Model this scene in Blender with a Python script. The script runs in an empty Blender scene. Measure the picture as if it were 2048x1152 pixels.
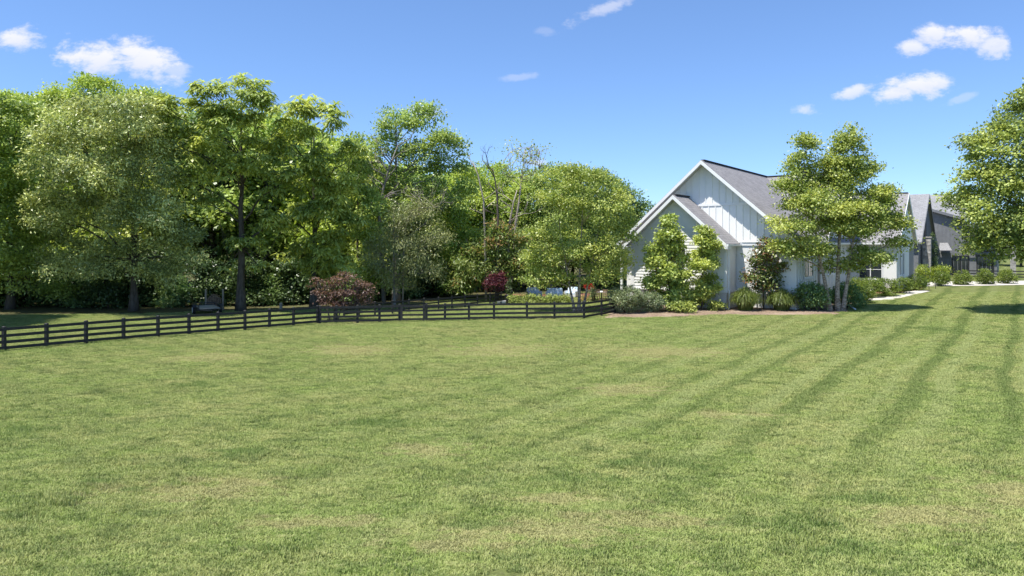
import bpy, math
import numpy as np
from mathutils import Vector, Matrix

S = bpy.context.scene
C = S.collection
RNG = np.random.default_rng(11)

# ------------------------------------------------------------------ camera
F, HX, HY, CH = 1365.33, 1024.0, 487.0, 5.5      # focal length and horizon in photo pixels, camera height in m
cam = bpy.data.cameras.new('camera'); camo = bpy.data.objects.new('camera', cam); C.objects.link(camo)
cam.sensor_width = 36; cam.lens = 24; cam.shift_y = -(576 - HY) / 2048
cam.clip_start = 0.1; cam.clip_end = 5000
camo.location = (0, 0, CH); camo.rotation_euler = (math.pi / 2, 0, 0)
S.camera = camo

# ------------------------------------------------------------------ sun, sky, exposure
SUN_EL = math.radians(68); SUN_H = (-0.832, -0.551)
SUN_AZ = math.atan2(SUN_H[0], SUN_H[1])
sl = bpy.data.lights.new('sun', 'SUN'); sl.energy = 5.0; sl.angle = math.radians(0.53); sl.color = (1.0, 0.955, 0.88)
so = bpy.data.objects.new('sun', sl); C.objects.link(so); so.location = (0, 0, 60)
sv = Vector((SUN_H[0] * math.cos(SUN_EL), SUN_H[1] * math.cos(SUN_EL), math.sin(SUN_EL)))
so.rotation_euler = (-sv).to_track_quat('-Z', 'Y').to_euler()
S.view_settings.view_transform = 'Standard'; S.view_settings.look = 'None'
S.view_settings.exposure = 0.66; S.view_settings.gamma = 1

W = bpy.data.worlds.new('World'); S.world = W; W.use_nodes = True


class NT:
    """small wrapper for building node trees"""
    def __init__(s, tree): s.t = tree; s.n = tree.nodes; s.l = tree.links
    def new(s, typ, **kw):
        nd = s.n.new(typ)
        for k, v in kw.items(): setattr(nd, k, v)
        return nd
    def set(s, sock, v):
        if isinstance(v, bpy.types.NodeSocket): s.l.new(v, sock)
        elif v is not None:
            if hasattr(sock.default_value, '__len__') and len(sock.default_value) == 4 and len(v) == 3: v = (*v, 1)
            sock.default_value = v
    def math(s, op, a, b=0.0, c=0.0, clamp=False):
        nd = s.new('ShaderNodeMath', operation=op, use_clamp=clamp)
        s.set(nd.inputs[0], a); s.set(nd.inputs[1], b); s.set(nd.inputs[2], c)
        return nd.outputs[0]
    def mix(s, f, a, b, blend='MIX'):
        nd = s.new('ShaderNodeMix', data_type='RGBA', blend_type=blend)
        s.set(nd.inputs[0], f); s.set(nd.inputs[6], a); s.set(nd.inputs[7], b)
        return nd.outputs[2]
    def noise(s, vec, scale, detail=3, rough=0.55, dist=0.0):
        nd = s.new('ShaderNodeTexNoise'); s.set(nd.inputs['Vector'], vec)
        nd.inputs['Scale'].default_value = scale; nd.inputs['Detail'].default_value = detail
        nd.inputs['Roughness'].default_value = rough; nd.inputs['Distortion'].default_value = dist
        return nd.outputs[0]
    def step(s, x, a, b, lo=0.0, hi=1.0):
        nd = s.new('ShaderNodeMapRange', interpolation_type='SMOOTHSTEP')
        s.set(nd.inputs[0], x); nd.inputs[1].default_value = a; nd.inputs[2].default_value = b
        nd.inputs[3].default_value = lo; nd.inputs[4].default_value = hi
        return nd.outputs[0]
    def mapping(s, vec, scale=(1, 1, 1), rot=(0, 0, 0), loc=(0, 0, 0)):
        nd = s.new('ShaderNodeMapping'); s.set(nd.inputs[0], vec)
        nd.inputs[1].default_value = loc; nd.inputs[2].default_value = rot; nd.inputs[3].default_value = scale
        return nd.outputs[0]


def build_world():
    w = NT(W.node_tree); w.n.clear()
    sky = w.new('ShaderNodeTexSky', sky_type='NISHITA', sun_disc=False, sun_elevation=SUN_EL, sun_rotation=SUN_AZ % (2 * math.pi),
                altitude=1800, air_density=1.0, dust_density=0.0, ozone_density=4.0)
    tc = w.new('ShaderNodeTexCoord')
    sep = w.new('ShaderNodeSeparateXYZ'); w.l.new(tc.outputs['Generated'], sep.inputs[0])
    y = w.math('MAXIMUM', sep.outputs[1], 0.02)
    u = w.math('DIVIDE', sep.outputs[0], y); v = w.math('DIVIDE', sep.outputs[2], y)
    cv = w.new('ShaderNodeCombineXYZ'); w.l.new(u, cv.inputs[0]); w.l.new(v, cv.inputs[1])
    n1 = w.noise(w.mapping(cv.outputs[0], (1, 1.5, 1)), 13, 6, 0.62, 0.6)
    n2 = w.noise(w.mapping(cv.outputs[0], (1, 1.8, 1), loc=(3.1, 1.7, 0)), 40, 5, 0.65)
    nz = w.math('ADD', w.math('MULTIPLY', w.math('SUBTRACT', n1, 0.5), 2.2), w.math('MULTIPLY', w.math('SUBTRACT', n2, 0.5), 1.5))
    clouds = [  # centre and radii in the plane of directions, given in photo pixels; tilt; strength
        (30, 80, 62, 26, 0.1, .95), (205, 118, 78, 38, 0.0, 1), (285, 118, 75, 46, -0.25, 1), (350, 140, 40, 16, 0, .5),
        (1205, 20, 80, 17, 0.42, .5), (1870, 66, 40, 26, 0, 1), (1935, 72, 85, 30, -0.05, 1), (1985, 88, 40, 28, 0, .9), (1817, 96, 36, 18, 0, .9),
        (1835, 170, 68, 28, 0.0, 1), (1800, 185, 62, 20, 0.1, .95), (1870, 166, 44, 20, 0, .9), (1707, 185, 42, 14, 0.25, .8), (1610, 219, 34, 16, 0, .6),
        (1040, 154, 42, 8, 0.1, .25), (852, 223, 40, 13, 0, .6), (1925, 197, 42, 9, .35, .25), (1075, 325, 26, 10, 0, .5), (1090, 62, 20, 10, 0, .15)]
    dens = None; lowp = None
    for (px, py, rx, ry, tl, st) in clouds:
        cu, cw = (px - HX) / F, (HY - py) / F
        du = w.math('SUBTRACT', u, cu); dv = w.math('SUBTRACT', v, cw)
        c_, s_ = math.cos(tl), math.sin(tl)
        a = w.math('MULTIPLY', w.math('ADD', w.math('MULTIPLY', du, c_), w.math('MULTIPLY', dv, s_)), F / rx)
        b = w.math('MULTIPLY', w.math('SUBTRACT', w.math('MULTIPLY', dv, c_), w.math('MULTIPLY', du, s_)), F / ry)
        r = w.math('SQRT', w.math('ADD', w.math('MULTIPLY', a, a), w.math('MULTIPLY', b, b)))
        d = w.step(w.math('ADD', w.math('SUBTRACT', 1.0, r), w.math('MULTIPLY', nz, 1.0)), -0.12, 0.72, 0, st * .92)
        dens = d if dens is None else w.math('MAXIMUM', dens, d)
        q = w.math('MULTIPLY', d, w.step(b, 0.6, -0.9))
        lowp = q if lowp is None else w.math('MAXIMUM', lowp, q)
    dens = w.math('MULTIPLY', dens, w.step(sep.outputs[1], 0.03, 0.1))
    hs = w.new('ShaderNodeHueSaturation'); w.l.new(sky.outputs[0], hs.inputs['Color'])
    hs.inputs['Saturation'].default_value = 1.0
    gm = w.new('ShaderNodeGamma'); w.l.new(hs.outputs[0], gm.inputs[0]); gm.inputs[1].default_value = 0.78
    skc = w.mix(1.0, gm.outputs[0], (1.17, 1.46, 1.87), 'MULTIPLY')
    bg = w.new('ShaderNodeBackground'); w.l.new(skc, bg.inputs[0]); bg.inputs[1].default_value = 0.1
    ccol = w.mix(w.math('MULTIPLY', lowp, 0.9), (0.76, 0.75, 0.80), (0.56, 0.60, 0.74))  # shading of the cloud undersides is put into the colour
    bc = w.new('ShaderNodeBackground'); w.l.new(ccol, bc.inputs[0]); bc.inputs[1].default_value = 0.86
    mx = w.new('ShaderNodeMixShader'); w.l.new(dens, mx.inputs[0]); w.l.new(bg.outputs[0], mx.inputs[1]); w.l.new(bc.outputs[0], mx.inputs[2])
    out = w.new('ShaderNodeOutputWorld'); w.l.new(mx.outputs[0], out.inputs[0])


build_world()

# ------------------------------------------------------------------ places: photo pixel + real distance -> point
def ground_h(x, y):
    x = np.asarray(x, float); y = np.asarray(y, float)
    p = 0.6 * x + 0.8 * y - 42.0
    q = np.log1p(np.exp(np.clip(p / 4.0, -30, 30))) * 4.0
    g = 0.021 * q; g = 2.6 * np.tanh(g / 2.6)
    und = 0.05 * np.sin(0.21 * x + 0.4) * np.sin(0.17 * y + 1.1) + 0.03 * np.sin(0.5 * x - 0.33 * y)
    fade = 1 / (1 + np.exp(np.clip((np.hypot(x, y) - 52) / 3.0, -40, 40)))
    return g + und * fade
def P3(px, py, d): return np.array([(px - HX) / F * d, d, CH - (py - HY) / F * d])
def GD(px, d):
    x = (px - HX) / F * d
    return np.array([x, d, float(ground_h(x, d))])
def GP(px, py):
    d = CH * F / (py - HY)
    for _ in range(30):
        x = (px - HX) / F * d
        d = 0.5 * d + 0.5 * (CH - float(ground_h(x, d))) * F / (py - HY)
    return np.array([(px - HX) / F * d, d, float(ground_h((px - HX) / F * d, d))])

# ------------------------------------------------------------------ mesh building
class MB:
    def __init__(s): s.v = []; s.f = []; s.uv = []
    def poly(s, pts, uv=None):
        i = len(s.v); s.v += [tuple(float(c) for c in p) for p in pts]; s.f.append(tuple(range(i, i + len(pts))))
        s.uv.append(uv if uv is not None else [(0.0, 0.0)] * len(pts))
        return s
    def box(s, lo, hi):
        x0, y0, z0 = lo; x1, y1, z1 = hi
        return s.hexa([(x0, y0, z0), (x1, y0, z0), (x1, y1, z0), (x0, y1, z0), (x0, y0, z1), (x1, y0, z1), (x1, y1, z1), (x0, y1, z1)])
    def hexa(s, p):
        i = len(s.v); s.v += [tuple(float(c) for c in q) for q in p]
        for f in ((3, 2, 1, 0), (4, 5, 6, 7), (0, 1, 5, 4), (1, 2, 6, 5), (2, 3, 7, 6), (3, 0, 4, 7)):
            s.f.append(tuple(i + k for k in f)); s.uv.append([(0.0, 0.0)] * 4)
        return s
    def bar(s, a, b, w, h, up=(0, 0, 1)):
        """box beam from a to b, w wide and h high about its axis"""
        a = Vector(a); b = Vector(b); d = (b - a).normalized(); upv = Vector(up)
        sd = d.cross(upv)
        if sd.length < 1e-4: sd = d.cross(Vector((1, 0, 0)))
        sd.normalize(); u = sd.cross(d).normalized()
        sd *= w / 2; u *= h / 2
        return s.hexa([a - sd - u, a + sd - u, b + sd - u, b - sd - u, a - sd + u, a + sd + u, b + sd + u, b - sd + u])
    def tube(s, pts, rad, sides=7, cap=True):
        pts = [np.asarray(p, float) for p in pts]; i0 = len(s.v); n = len(pts)
        for k, p in enumerate(pts):
            t = pts[min(k + 1, n - 1)] - pts[max(k - 1, 0)]; t = t / (np.linalg.norm(t) + 1e-9)
            r = np.cross(t, (0.31, 0.95, 0.05) if abs(t[2]) > 0.6 else (0, 0, 1)); r /= np.linalg.norm(r) + 1e-9
            q = np.cross(t, r)
            for j in range(sides):
                an = 2 * math.pi * j / sides
                s.v.append(tuple(p + rad[k] * (math.cos(an) * r + math.sin(an) * q)))
        for k in range(n - 1):
            for j in range(sides):
                a = i0 + k * sides + j; b = i0 + k * sides + (j + 1) % sides
                s.f.append((a, b, b + sides, a + sides)); s.uv.append([(0.0, 0.0)] * 4)
        if cap:
            s.f.append(tuple(i0 + (n - 1) * sides + j for j in range(sides))); s.uv.append([(0.0, 0.0)] * sides)
            s.f.append(tuple(i0 + sides - 1 - j for j in range(sides))); s.uv.append([(0.0, 0.0)] * sides)
        return s
    def lathe(s, prof, cx=0, cy=0, sides=16):
        i0 = len(s.v); n = len(prof)
        for (r, z) in prof:
            for j in range(sides):
                an = 2 * math.pi * j / sides; s.v.append((cx + r * math.cos(an), cy + r * math.sin(an), z))
        for k in range(n - 1):
            for j in range(sides):
                a = i0 + k * sides + j; b = i0 + k * sides + (j + 1) % sides
                s.f.append((a, b, b + sides, a + sides)); s.uv.append([(0.0, 0.0)] * 4)
        s.f.append(tuple(i0 + (n - 1) * sides + j for j in range(sides))); s.uv.append([(0.0, 0.0)] * sides)
        s.f.append(tuple(i0 + sides - 1 - j for j in range(sides))); s.uv.append([(0.0, 0.0)] * sides)
        return s
    def wheel(s, c, r0, r1, w, axis, sides=18):
        """ring (or disc when r0 = 0) about a horizontal axis"""
        ax = Vector(axis).normalized(); e1 = Vector((0, 0, 1)); e2 = ax.cross(e1); c = Vector(c)
        i0 = len(s.v); prof = [(r0, -w / 2), (r1, -w / 2), (r1, w / 2), (r0, w / 2)]
        for j in range(sides):
            an = 2 * math.pi * j / sides; d = e1 * math.sin(an) + e2 * math.cos(an)
            for (r, o) in prof: s.v.append(tuple(c + d * r + ax * o))
        for j in range(sides):
            a = i0 + 4 * j; b = i0 + 4 * ((j + 1) % sides)
            for k in range(4):
                s.f.append((a + k, a + (k + 1) % 4, b + (k + 1) % 4, b + k)); s.uv.append([(0.0, 0.0)] * 4)
        return s
    def build(s, name, mat, parent=None, smooth=False, loc=None):
        me = bpy.data.meshes.new(name); me.from_pydata(s.v, [], s.f)
        uvl = me.uv_layers.new(name='UVMap')
        flat = [c for f in s.uv for q in f for c in q]
        uvl.data.foreach_set('uv', flat)
        if smooth: me.polygons.foreach_set('use_smooth', [True] * len(me.polygons))
        me.materials.append(mat); me.update()
        o = bpy.data.objects.new(name, me); C.objects.link(o)
        if parent: o.parent = parent
        if loc is not None: o.location = loc
        return o


def tag(o, label=None, cat=None, group=None, kind=None):
    if label: o['label'] = label
    if cat: o['category'] = cat
    if group: o['group'] = group
    if kind: o['kind'] = kind
    return o
def empty(name, loc, rz=0.0, label=None, cat=None, group=None):
    o = bpy.data.objects.new(name, None); C.objects.link(o); o.location = loc; o.rotation_euler = (0, 0, rz)
    o.empty_display_size = 0.3
    return tag(o, label, cat, group)
def copy_tree(root, loc, rz=0.0, sc=(1, 1, 1), label=None):
    r = root.copy(); C.objects.link(r); r.location = loc; r.rotation_euler = (0, 0, rz); r.scale = sc
    if label: r['label'] = label
    for ch in list(root.children):
        c = ch.copy(); C.objects.link(c); c.parent = r
        for g in list(ch.children):
            d = g.copy(); C.objects.link(d); d.parent = c
    return r

# ------------------------------------------------------------------ materials
def newmat(name):
    m = bpy.data.materials.new(name); m.use_nodes = True; t = NT(m.node_tree); t.n.clear()
    out = t.new('ShaderNodeOutputMaterial')
    return m, t, out
def principled(t, out, col, rough=0.6, spec=0.3, metal=0.0, bump=None, bstr=0.3, bdist=0.02):
    p = t.new('ShaderNodeBsdfPrincipled'); t.set(p.inputs['Base Color'], col); t.set(p.inputs['Roughness'], rough)
    p.inputs['Specular IOR Level'].default_value = spec; p.inputs['Metallic'].default_value = metal
    if bump is not None:
        b = t.new('ShaderNodeBump'); t.set(b.inputs['Height'], bump); b.inputs['Strength'].default_value = bstr; b.inputs['Distance'].default_value = bdist
        t.l.new(b.outputs[0], p.inputs['Normal'])
    t.l.new(p.outputs[0], out.inputs[0]); return p
def plain(name, c0, c1=None, scale=3.0, rough=0.6, spec=0.3, metal=0.0, bstr=0.2, stretch=(1, 1, 1)):
    m, t, out = newmat(name); tc = t.new('ShaderNodeTexCoord').outputs['Object']
    n = t.noise(t.mapping(tc, stretch), scale, 5, 0.65)
    col = t.mix(t.step(n, 0.3, 0.7), c0, c1 or tuple(c * 0.8 for c in c0))
    principled(t, out, col, rough, spec, metal, n, bstr); return m

M = {}
M['siding'] = plain('white_siding', (0.79, 0.79, 0.765), (0.75, 0.75, 0.73), 1.5, 0.55, 0.3, 0, 0.05)
M['trim'] = plain('white_trim', (0.78, 0.78, 0.77), (0.74, 0.74, 0.73), 2, 0.5, 0.3, 0, 0.03)
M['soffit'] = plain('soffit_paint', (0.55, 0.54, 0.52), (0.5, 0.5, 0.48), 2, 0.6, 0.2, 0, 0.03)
M['charcoal'] = plain('charcoal_siding', (0.20, 0.205, 0.215), (0.16, 0.164, 0.175), 2, 0.55, 0.3, 0, 0.05)
M['charcoal_pale'] = plain('grey_siding', (0.17, 0.18, 0.17), (0.14, 0.15, 0.145), 2, 0.55, 0.3, 0, 0.05)
M['dark_metal'] = plain('dark_metal', (0.02, 0.021, 0.023), (0.03, 0.03, 0.032), 6, 0.45, 0.4)
M['concrete'] = plain('concrete', (0.52, 0.49, 0.44), (0.44, 0.41, 0.37), 2.2, 0.9, 0.1, 0, 0.15)
M['blackfence'] = plain('black_fence_paint', (0.018, 0.018, 0.019), (0.034, 0.033, 0.032), 7, 0.6, 0.35, 0, 0.4, (1, 1, 0.2))
M['wood_pale'] = plain('pale_weathered_wood', (0.34, 0.29, 0.22), (0.24, 0.2, 0.15), 8, 0.85, 0.1, 0, 0.3)
M['wood_log'] = plain('cut_logs', (0.30, 0.22, 0.14), (0.13, 0.09, 0.06), 9, 0.9, 0.1)
M['tyre'] = plain('rubber', (0.02, 0.02, 0.02), (0.03, 0.03, 0.03), 5, 0.8)
M['rim'] = plain('white_rim', (0.75, 0.76, 0.78), (0.68, 0.69, 0.72), 5, 0.35, 0.5)
M['deck'] = plain('trailer_deck', (0.42, 0.38, 0.31), (0.30, 0.27, 0.22), 6, 0.7)
M['pool_cushion'] = plain('pale_blue_fabric', (0.42, 0.58, 0.74), (0.78, 0.82, 0.86), 5, 0.9, 0.1)
M['white_stone'] = plain('white_stone', (0.68, 0.67, 0.68), (0.6, 0.59, 0.6), 4, 0.8, 0.2)
M['pot_dark'] = plain('dark_glazed_pot', (0.02, 0.02, 0.024), (0.03, 0.03, 0.034), 4, 0.35, 0.5)
M['cedar_wood'] = plain('brown_patio_wood', (0.28, 0.18, 0.12), (0.2, 0.13, 0.09), 6, 0.7)
M['grey_lid'] = plain('grey_plastic_lid', (0.22, 0.27, 0.25), (0.19, 0.23, 0.21), 4, 0.7)

def glass_mat():
    m, t, out = newmat('window_glass')
    tc = t.new('ShaderNodeTexCoord').outputs['Object']
    n = t.noise(tc, 0.9, 2)
    principled(t, out, t.mix(n, (0.012, 0.015, 0.018), (0.04, 0.05, 0.055)), 0.05, 0.6); return m
M['glass'] = glass_mat()

def brick_mat(name, c0, c1, mortar, scale=1.0):
    m, t, out = newmat(name); uv = t.new('ShaderNodeTexCoord').outputs['UV']
    b = t.new('ShaderNodeTexBrick'); t.l.new(uv, b.inputs['Vector'])
    t.set(b.inputs['Color1'], c0); t.set(b.inputs['Color2'], c1); t.set(b.inputs['Mortar'], mortar)
    b.inputs['Scale'].default_value = scale; b.inputs['Mortar Size'].default_value = 0.012
    b.inputs['Brick Width'].default_value = 0.24; b.inputs['Row Height'].default_value = 0.09
    n = t.noise(uv, 6, 4)
    principled(t, out, t.mix(t.math('MULTIPLY', n, 0.35), b.outputs[0], tuple(c * 0.6 for c in c0)), 0.8, 0.2, 0,
               t.math('SUBTRACT', 1.0, b.outputs['Fac']), 0.6, 0.015)
    return m
M['white_brick'] = brick_mat('white_painted_brick', (0.74, 0.72, 0.7), (0.66, 0.64, 0.62), (0.5, 0.48, 0.47))
def stone_mat():
    m, t, out = newmat('rubble_stone'); tc = t.new('ShaderNodeTexCoord').outputs['Object']
    v = t.new('ShaderNodeTexVoronoi'); t.l.new(tc, v.inputs['Vector']); v.inputs['Scale'].default_value = 3.2
    n = t.noise(tc, 5, 4)
    sepc = t.new('ShaderNodeSeparateColor'); t.l.new(v.outputs['Color'], sepc.inputs[0])
    col = t.mix(sepc.outputs[0], (0.22, 0.21, 0.2), (0.5, 0.48, 0.45))
    principled(t, out, t.mix(t.math('MULTIPLY', n, 0.5), col, (0.2, 0.18, 0.16)), 0.85, 0.2, 0, v.outputs['Distance'], 0.8, 0.05)
    return m
M['stone'] = stone_mat()
def shingle_mat(name, c0, c1, c2):
    m, t, out = newmat(name); uv = t.new('ShaderNodeTexCoord').outputs['UV']
    b = t.new('ShaderNodeTexBrick'); t.l.new(uv, b.inputs['Vector']); b.offset = 0.37
    t.set(b.inputs['Color1'], c0); t.set(b.inputs['Color2'], c1); t.set(b.inputs['Mortar'], c2)
    b.inputs['Scale'].default_value = 1; b.inputs['Mortar Size'].default_value = 0.018; b.inputs['Mortar Smooth'].default_value = 0.4
    b.inputs['Brick Width'].default_value = 0.5; b.inputs['Row Height'].default_value = 0.28; b.inputs['Bias'].default_value = 0.0
    n = t.noise(uv, 0.8, 5, 0.7); n2 = t.noise(t.mapping(uv, (1, 3, 1)), 9, 3, 0.7)
    col = t.mix(t.step(n, 0.35, 0.7, 0, .55), b.outputs[0], tuple(c * 1.12 for c in c0))
    col = t.mix(t.math('MULTIPLY', t.step(n2, 0.45, 0.7), 0.6), col, c2)
    hs = t.math('ADD', t.math('MULTIPLY', b.outputs['Fac'], -1), t.math('MULTIPLY', n2, 0.6))
    principled(t, out, col, 0.9, 0.15, 0, hs, 0.5, 0.03); return m
M['shingle'] = shingle_mat('grey_shingles', (0.285, 0.275, 0.28), (0.215, 0.207, 0.212), (0.13, 0.126, 0.131))
M['shingle_dark'] = shingle_mat('slate_grey_shingles', (0.29, 0.29, 0.295), (0.22, 0.22, 0.225), (0.13, 0.13, 0.134))
M['ridge'] = plain('ridge_cap', (0.055, 0.05, 0.055), (0.08, 0.075, 0.075), 5, 0.9, 0.1)

# lawn colours depend on the place only: mowing stripes, thatch, clover and dry patches
DRY = [(2040, 985, 1.5, 1.1), (370, 985, 2.3, .55), (470, 965, 1.2, .4), (1290, 1045, 2.0, .5), (1060, 1065, 2.2, .6), (620, 1045, 1.6, .35), (1850, 1030, 1.6, .9),
       (860, 900, 1.3, .7), (1330, 705, 3.2, 2.0), (1000, 700, 3, 2.4), (700, 700, 2.4, 1.8), (420, 715, 2.2, 1.5), (1250, 780, 1.8, 1.2), (900, 1090, 1.5, .3), (1120, 1000, 1.4, .4), (1480, 830, 1.6, .5)]
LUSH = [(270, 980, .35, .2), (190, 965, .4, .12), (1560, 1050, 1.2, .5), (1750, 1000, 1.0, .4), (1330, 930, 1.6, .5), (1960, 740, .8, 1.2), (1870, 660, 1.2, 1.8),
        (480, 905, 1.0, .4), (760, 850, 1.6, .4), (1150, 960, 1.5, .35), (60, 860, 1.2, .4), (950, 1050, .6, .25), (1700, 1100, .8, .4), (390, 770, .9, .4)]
def lawn_group():
    g = bpy.data.node_groups.new('lawn_colour', 'ShaderNodeTree')
    g.interface.new_socket('Position', in_out='INPUT', socket_type='NodeSocketVector')
    g.interface.new_socket('Color', in_out='OUTPUT', socket_type='NodeSocketColor')
    t = NT(g); gi = t.new('NodeGroupInput'); go = t.new('NodeGroupOutput')
    flat = t.mapping(gi.outputs[0], (1, 1, 0))
    sep = t.new('ShaderNodeSeparateXYZ'); t.l.new(flat, sep.inputs[0]); X, Y = sep.outputs[0], sep.outputs[1]
    nA = t.noise(flat, 0.16, 4, 0.6)
    nB = t.noise(t.mapping(flat, (0.55, 1, 1), (0, 0, 0.5)), 0.85, 5, 0.68)
    nC = t.noise(t.mapping(flat, (0.5, 1, 1), (0, 0, -0.2), (7, 3, 0)), 2.1, 5, 0.7)
    nD = t.noise(t.mapping(flat, (1, 1, 1), (0, 0, 0), (17, 31, 0)), 0.5, 4, 0.6)
    straw, green, deep, lime = (0.54, 0.515, 0.205), (0.31, 0.41, 0.10), (0.08, 0.155, 0.03), (0.31, 0.43, 0.08)
    nE = t.noise(t.mapping(flat, (0.42, 1.25, 1), (0, 0, 0.12), (3, 9, 0)), 3.4, 5, 0.72)
    near = t.step(Y, 34, 12)
    col = t.mix(t.step(t.math('SUBTRACT', t.math('ADD', t.math('MULTIPLY', nA, 0.45), t.math('MULTIPLY', nB, 0.55)), t.math('MULTIPLY', near, 0.035)), 0.36, 0.66), green, straw)
    col = t.mix(t.step(nD, 0.54, 0.70, 0, 0.6), col, lime)
    col = t.mix(t.step(nC, 0.49, 0.62, 0, 0.72), col, deep)
    col = t.mix(t.step(nE, 0.51, 0.64, 0, 0.62), col, deep)
    col = t.mix(t.step(nE, 0.46, 0.33, 0, 0.62), col, (0.58, 0.57, 0.26))
    nF = t.noise(t.mapping(flat, (0.7, 1.15, 1), (0, 0, 0.3), (5, 2, 0)), 8.5, 3, 0.65)
    col = t.mix(t.step(nF, 0.52, 0.66, 0, 0.6), col, deep)
    col = t.mix(t.step(nF, 0.46, 0.34, 0, 0.5), col, (0.54, 0.56, 0.25))
    # stripes run along (0.6, 0.8); s is the distance across them
    s = t.math('ADD', t.math('SUBTRACT', t.math('MULTIPLY', X, 0.8), t.math('MULTIPLY', Y, 0.6)), t.math('MULTIPLY', nA, 1.5))
    wv = t.math('SINE', t.math('MULTIPLY', s, 2 * math.pi / 1.45))
    wv2 = t.math('SINE', t.math('ADD', t.math('MULTIPLY', s, 2 * math.pi / 2.55), 1.9))
    st = t.math('ADD', t.math('MULTIPLY', wv, 0.62), t.math('MULTIPLY', wv2, 0.55))
    right = t.step(s, -24, -5); far = t.step(Y, 11, 26)
    amt = t.math('MULTIPLY', t.math('MULTIPLY', right, t.math('ADD', t.math('MULTIPLY', far, 0.72), 0.28)), t.math('MULTIPLY', t.step(nB, 0.3, 0.55, 0.6, 1), t.step(nD, 0.34, 0.56, 0.6, 1)))
    col = t.mix(t.math('MULTIPLY', t.step(st, 0.25, 0.85), t.math('MULTIPLY', amt, 0.82)), col, (0.12, 0.20, 0.04))
    col = t.mix(t.math('MULTIPLY', t.step(st, -0.1, -0.8), t.math('MULTIPLY', amt, 0.8)), col, (0.43, 0.48, 0.19))
    # faint stripes on the left side, running away to the left
    s2 = t.math('ADD', t.math('ADD', t.math('MULTIPLY', X, 0.62), t.math('MULTIPLY', Y, 0.78)), t.math('MULTIPLY', nA, 3.0))
    st2 = t.math('SINE', t.math('MULTIPLY', s2, 2 * math.pi / 1.9))
    lf = t.math('MULTIPLY', t.step(X, -4, -14), t.step(nB, 0.35, 0.6))
    col = t.mix(t.math('MULTIPLY', t.step(st2, 0.1, 0.9), t.math('MULTIPLY', lf, 0.35)), col, deep)
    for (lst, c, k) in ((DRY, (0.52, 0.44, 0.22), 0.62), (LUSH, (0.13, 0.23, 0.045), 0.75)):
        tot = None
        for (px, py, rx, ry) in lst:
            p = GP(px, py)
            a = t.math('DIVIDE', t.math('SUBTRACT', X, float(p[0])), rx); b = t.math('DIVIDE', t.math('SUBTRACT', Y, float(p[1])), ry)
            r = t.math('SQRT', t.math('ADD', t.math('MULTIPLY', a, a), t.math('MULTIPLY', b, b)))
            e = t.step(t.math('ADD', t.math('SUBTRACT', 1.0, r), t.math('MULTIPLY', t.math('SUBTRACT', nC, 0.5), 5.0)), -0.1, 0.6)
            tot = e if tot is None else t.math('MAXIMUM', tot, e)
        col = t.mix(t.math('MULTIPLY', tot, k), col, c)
    t.l.new(col, go.inputs[0]); return g
LG = lawn_group()
def lawn_mat():
    m, t, out = newmat('shaded_lawn_soil')
    pos = t.new('ShaderNodeNewGeometry').outputs['Position']
    g = t.new('ShaderNodeGroup'); g.node_tree = LG; t.l.new(pos, g.inputs[0])
    n = t.noise(pos, 9, 5, 0.7)
    col = t.mix(t.step(n, 0.2, 0.8, 0.62, 0.92), g.outputs[0], (0.075, 0.085, 0.03))  # soil tone darkened to stand in for shade between the blades
    principled(t, out, col, 0.95, 0.05, 0, n, 0.9, 0.08); return m
def blade_mat():
    m, t, out = newmat('grass_blades')
    pos = t.new('ShaderNodeNewGeometry').outputs['Position']
    g = t.new('ShaderNodeGroup'); g.node_tree = LG; t.l.new(pos, g.inputs[0])
    at = t.new('ShaderNodeAttribute', attribute_name='tint')
    col = t.mix(t.step(at.outputs['Fac'], 0.0, 1.0, 0.0, 0.42), g.outputs[0], (0.54, 0.56, 0.27))
    col = t.mix(t.step(at.outputs['Fac'], 0.4, 0.0, 0.0, 0.6), col, (0.10, 0.155, 0.035))
    d = t.new('ShaderNodeBsdfDiffuse'); t.l.new(col, d.inputs[0])
    tr = t.new('ShaderNodeBsdfTranslucent'); t.l.new(col, tr.inputs[0])
    mx = t.new('ShaderNodeMixShader'); mx.inputs[0].default_value = 0.32
    t.l.new(d.outputs[0], mx.inputs[1]); t.l.new(tr.outputs[0], mx.inputs[2]); t.l.new(mx.outputs[0], out.inputs[0]); return m
def mulch_mat(name, c0, c1, c2):
    m, t, out = newmat(name); pos = t.new('ShaderNodeNewGeometry').outputs['Position']
    n = t.noise(pos, 7, 6, 0.75); n2 = t.noise(pos, 0.5, 4)
    v = t.new('ShaderNodeTexVoronoi'); t.l.new(pos, v.inputs['Vector']); v.inputs['Scale'].default_value = 14
    col = t.mix(t.step(n, 0.35, 0.68), c0, c1); col = t.mix(t.step(n2, 0.45, 0.7, 0, 0.6), col, c2)
    principled(t, out, col, 0.95, 0.05, 0, t.math('ADD', n, v.outputs['Distance']), 1.0, 0.06); return m
M['lawn'] = lawn_mat(); M['blade'] = blade_mat()
M['mulch'] = mulch_mat('bark_mulch', (0.17, 0.12, 0.085), (0.42, 0.315, 0.23), (0.46, 0.36, 0.27))
M['mulch_red'] = mulch_mat('red_mulch', (0.17, 0.08, 0.05), (0.3, 0.15, 0.1), (0.34, 0.2, 0.14))
M['litter'] = mulch_mat('leaf_litter', (0.07, 0.075, 0.03), (0.16, 0.13, 0.07), (0.13, 0.15, 0.06))

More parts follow.
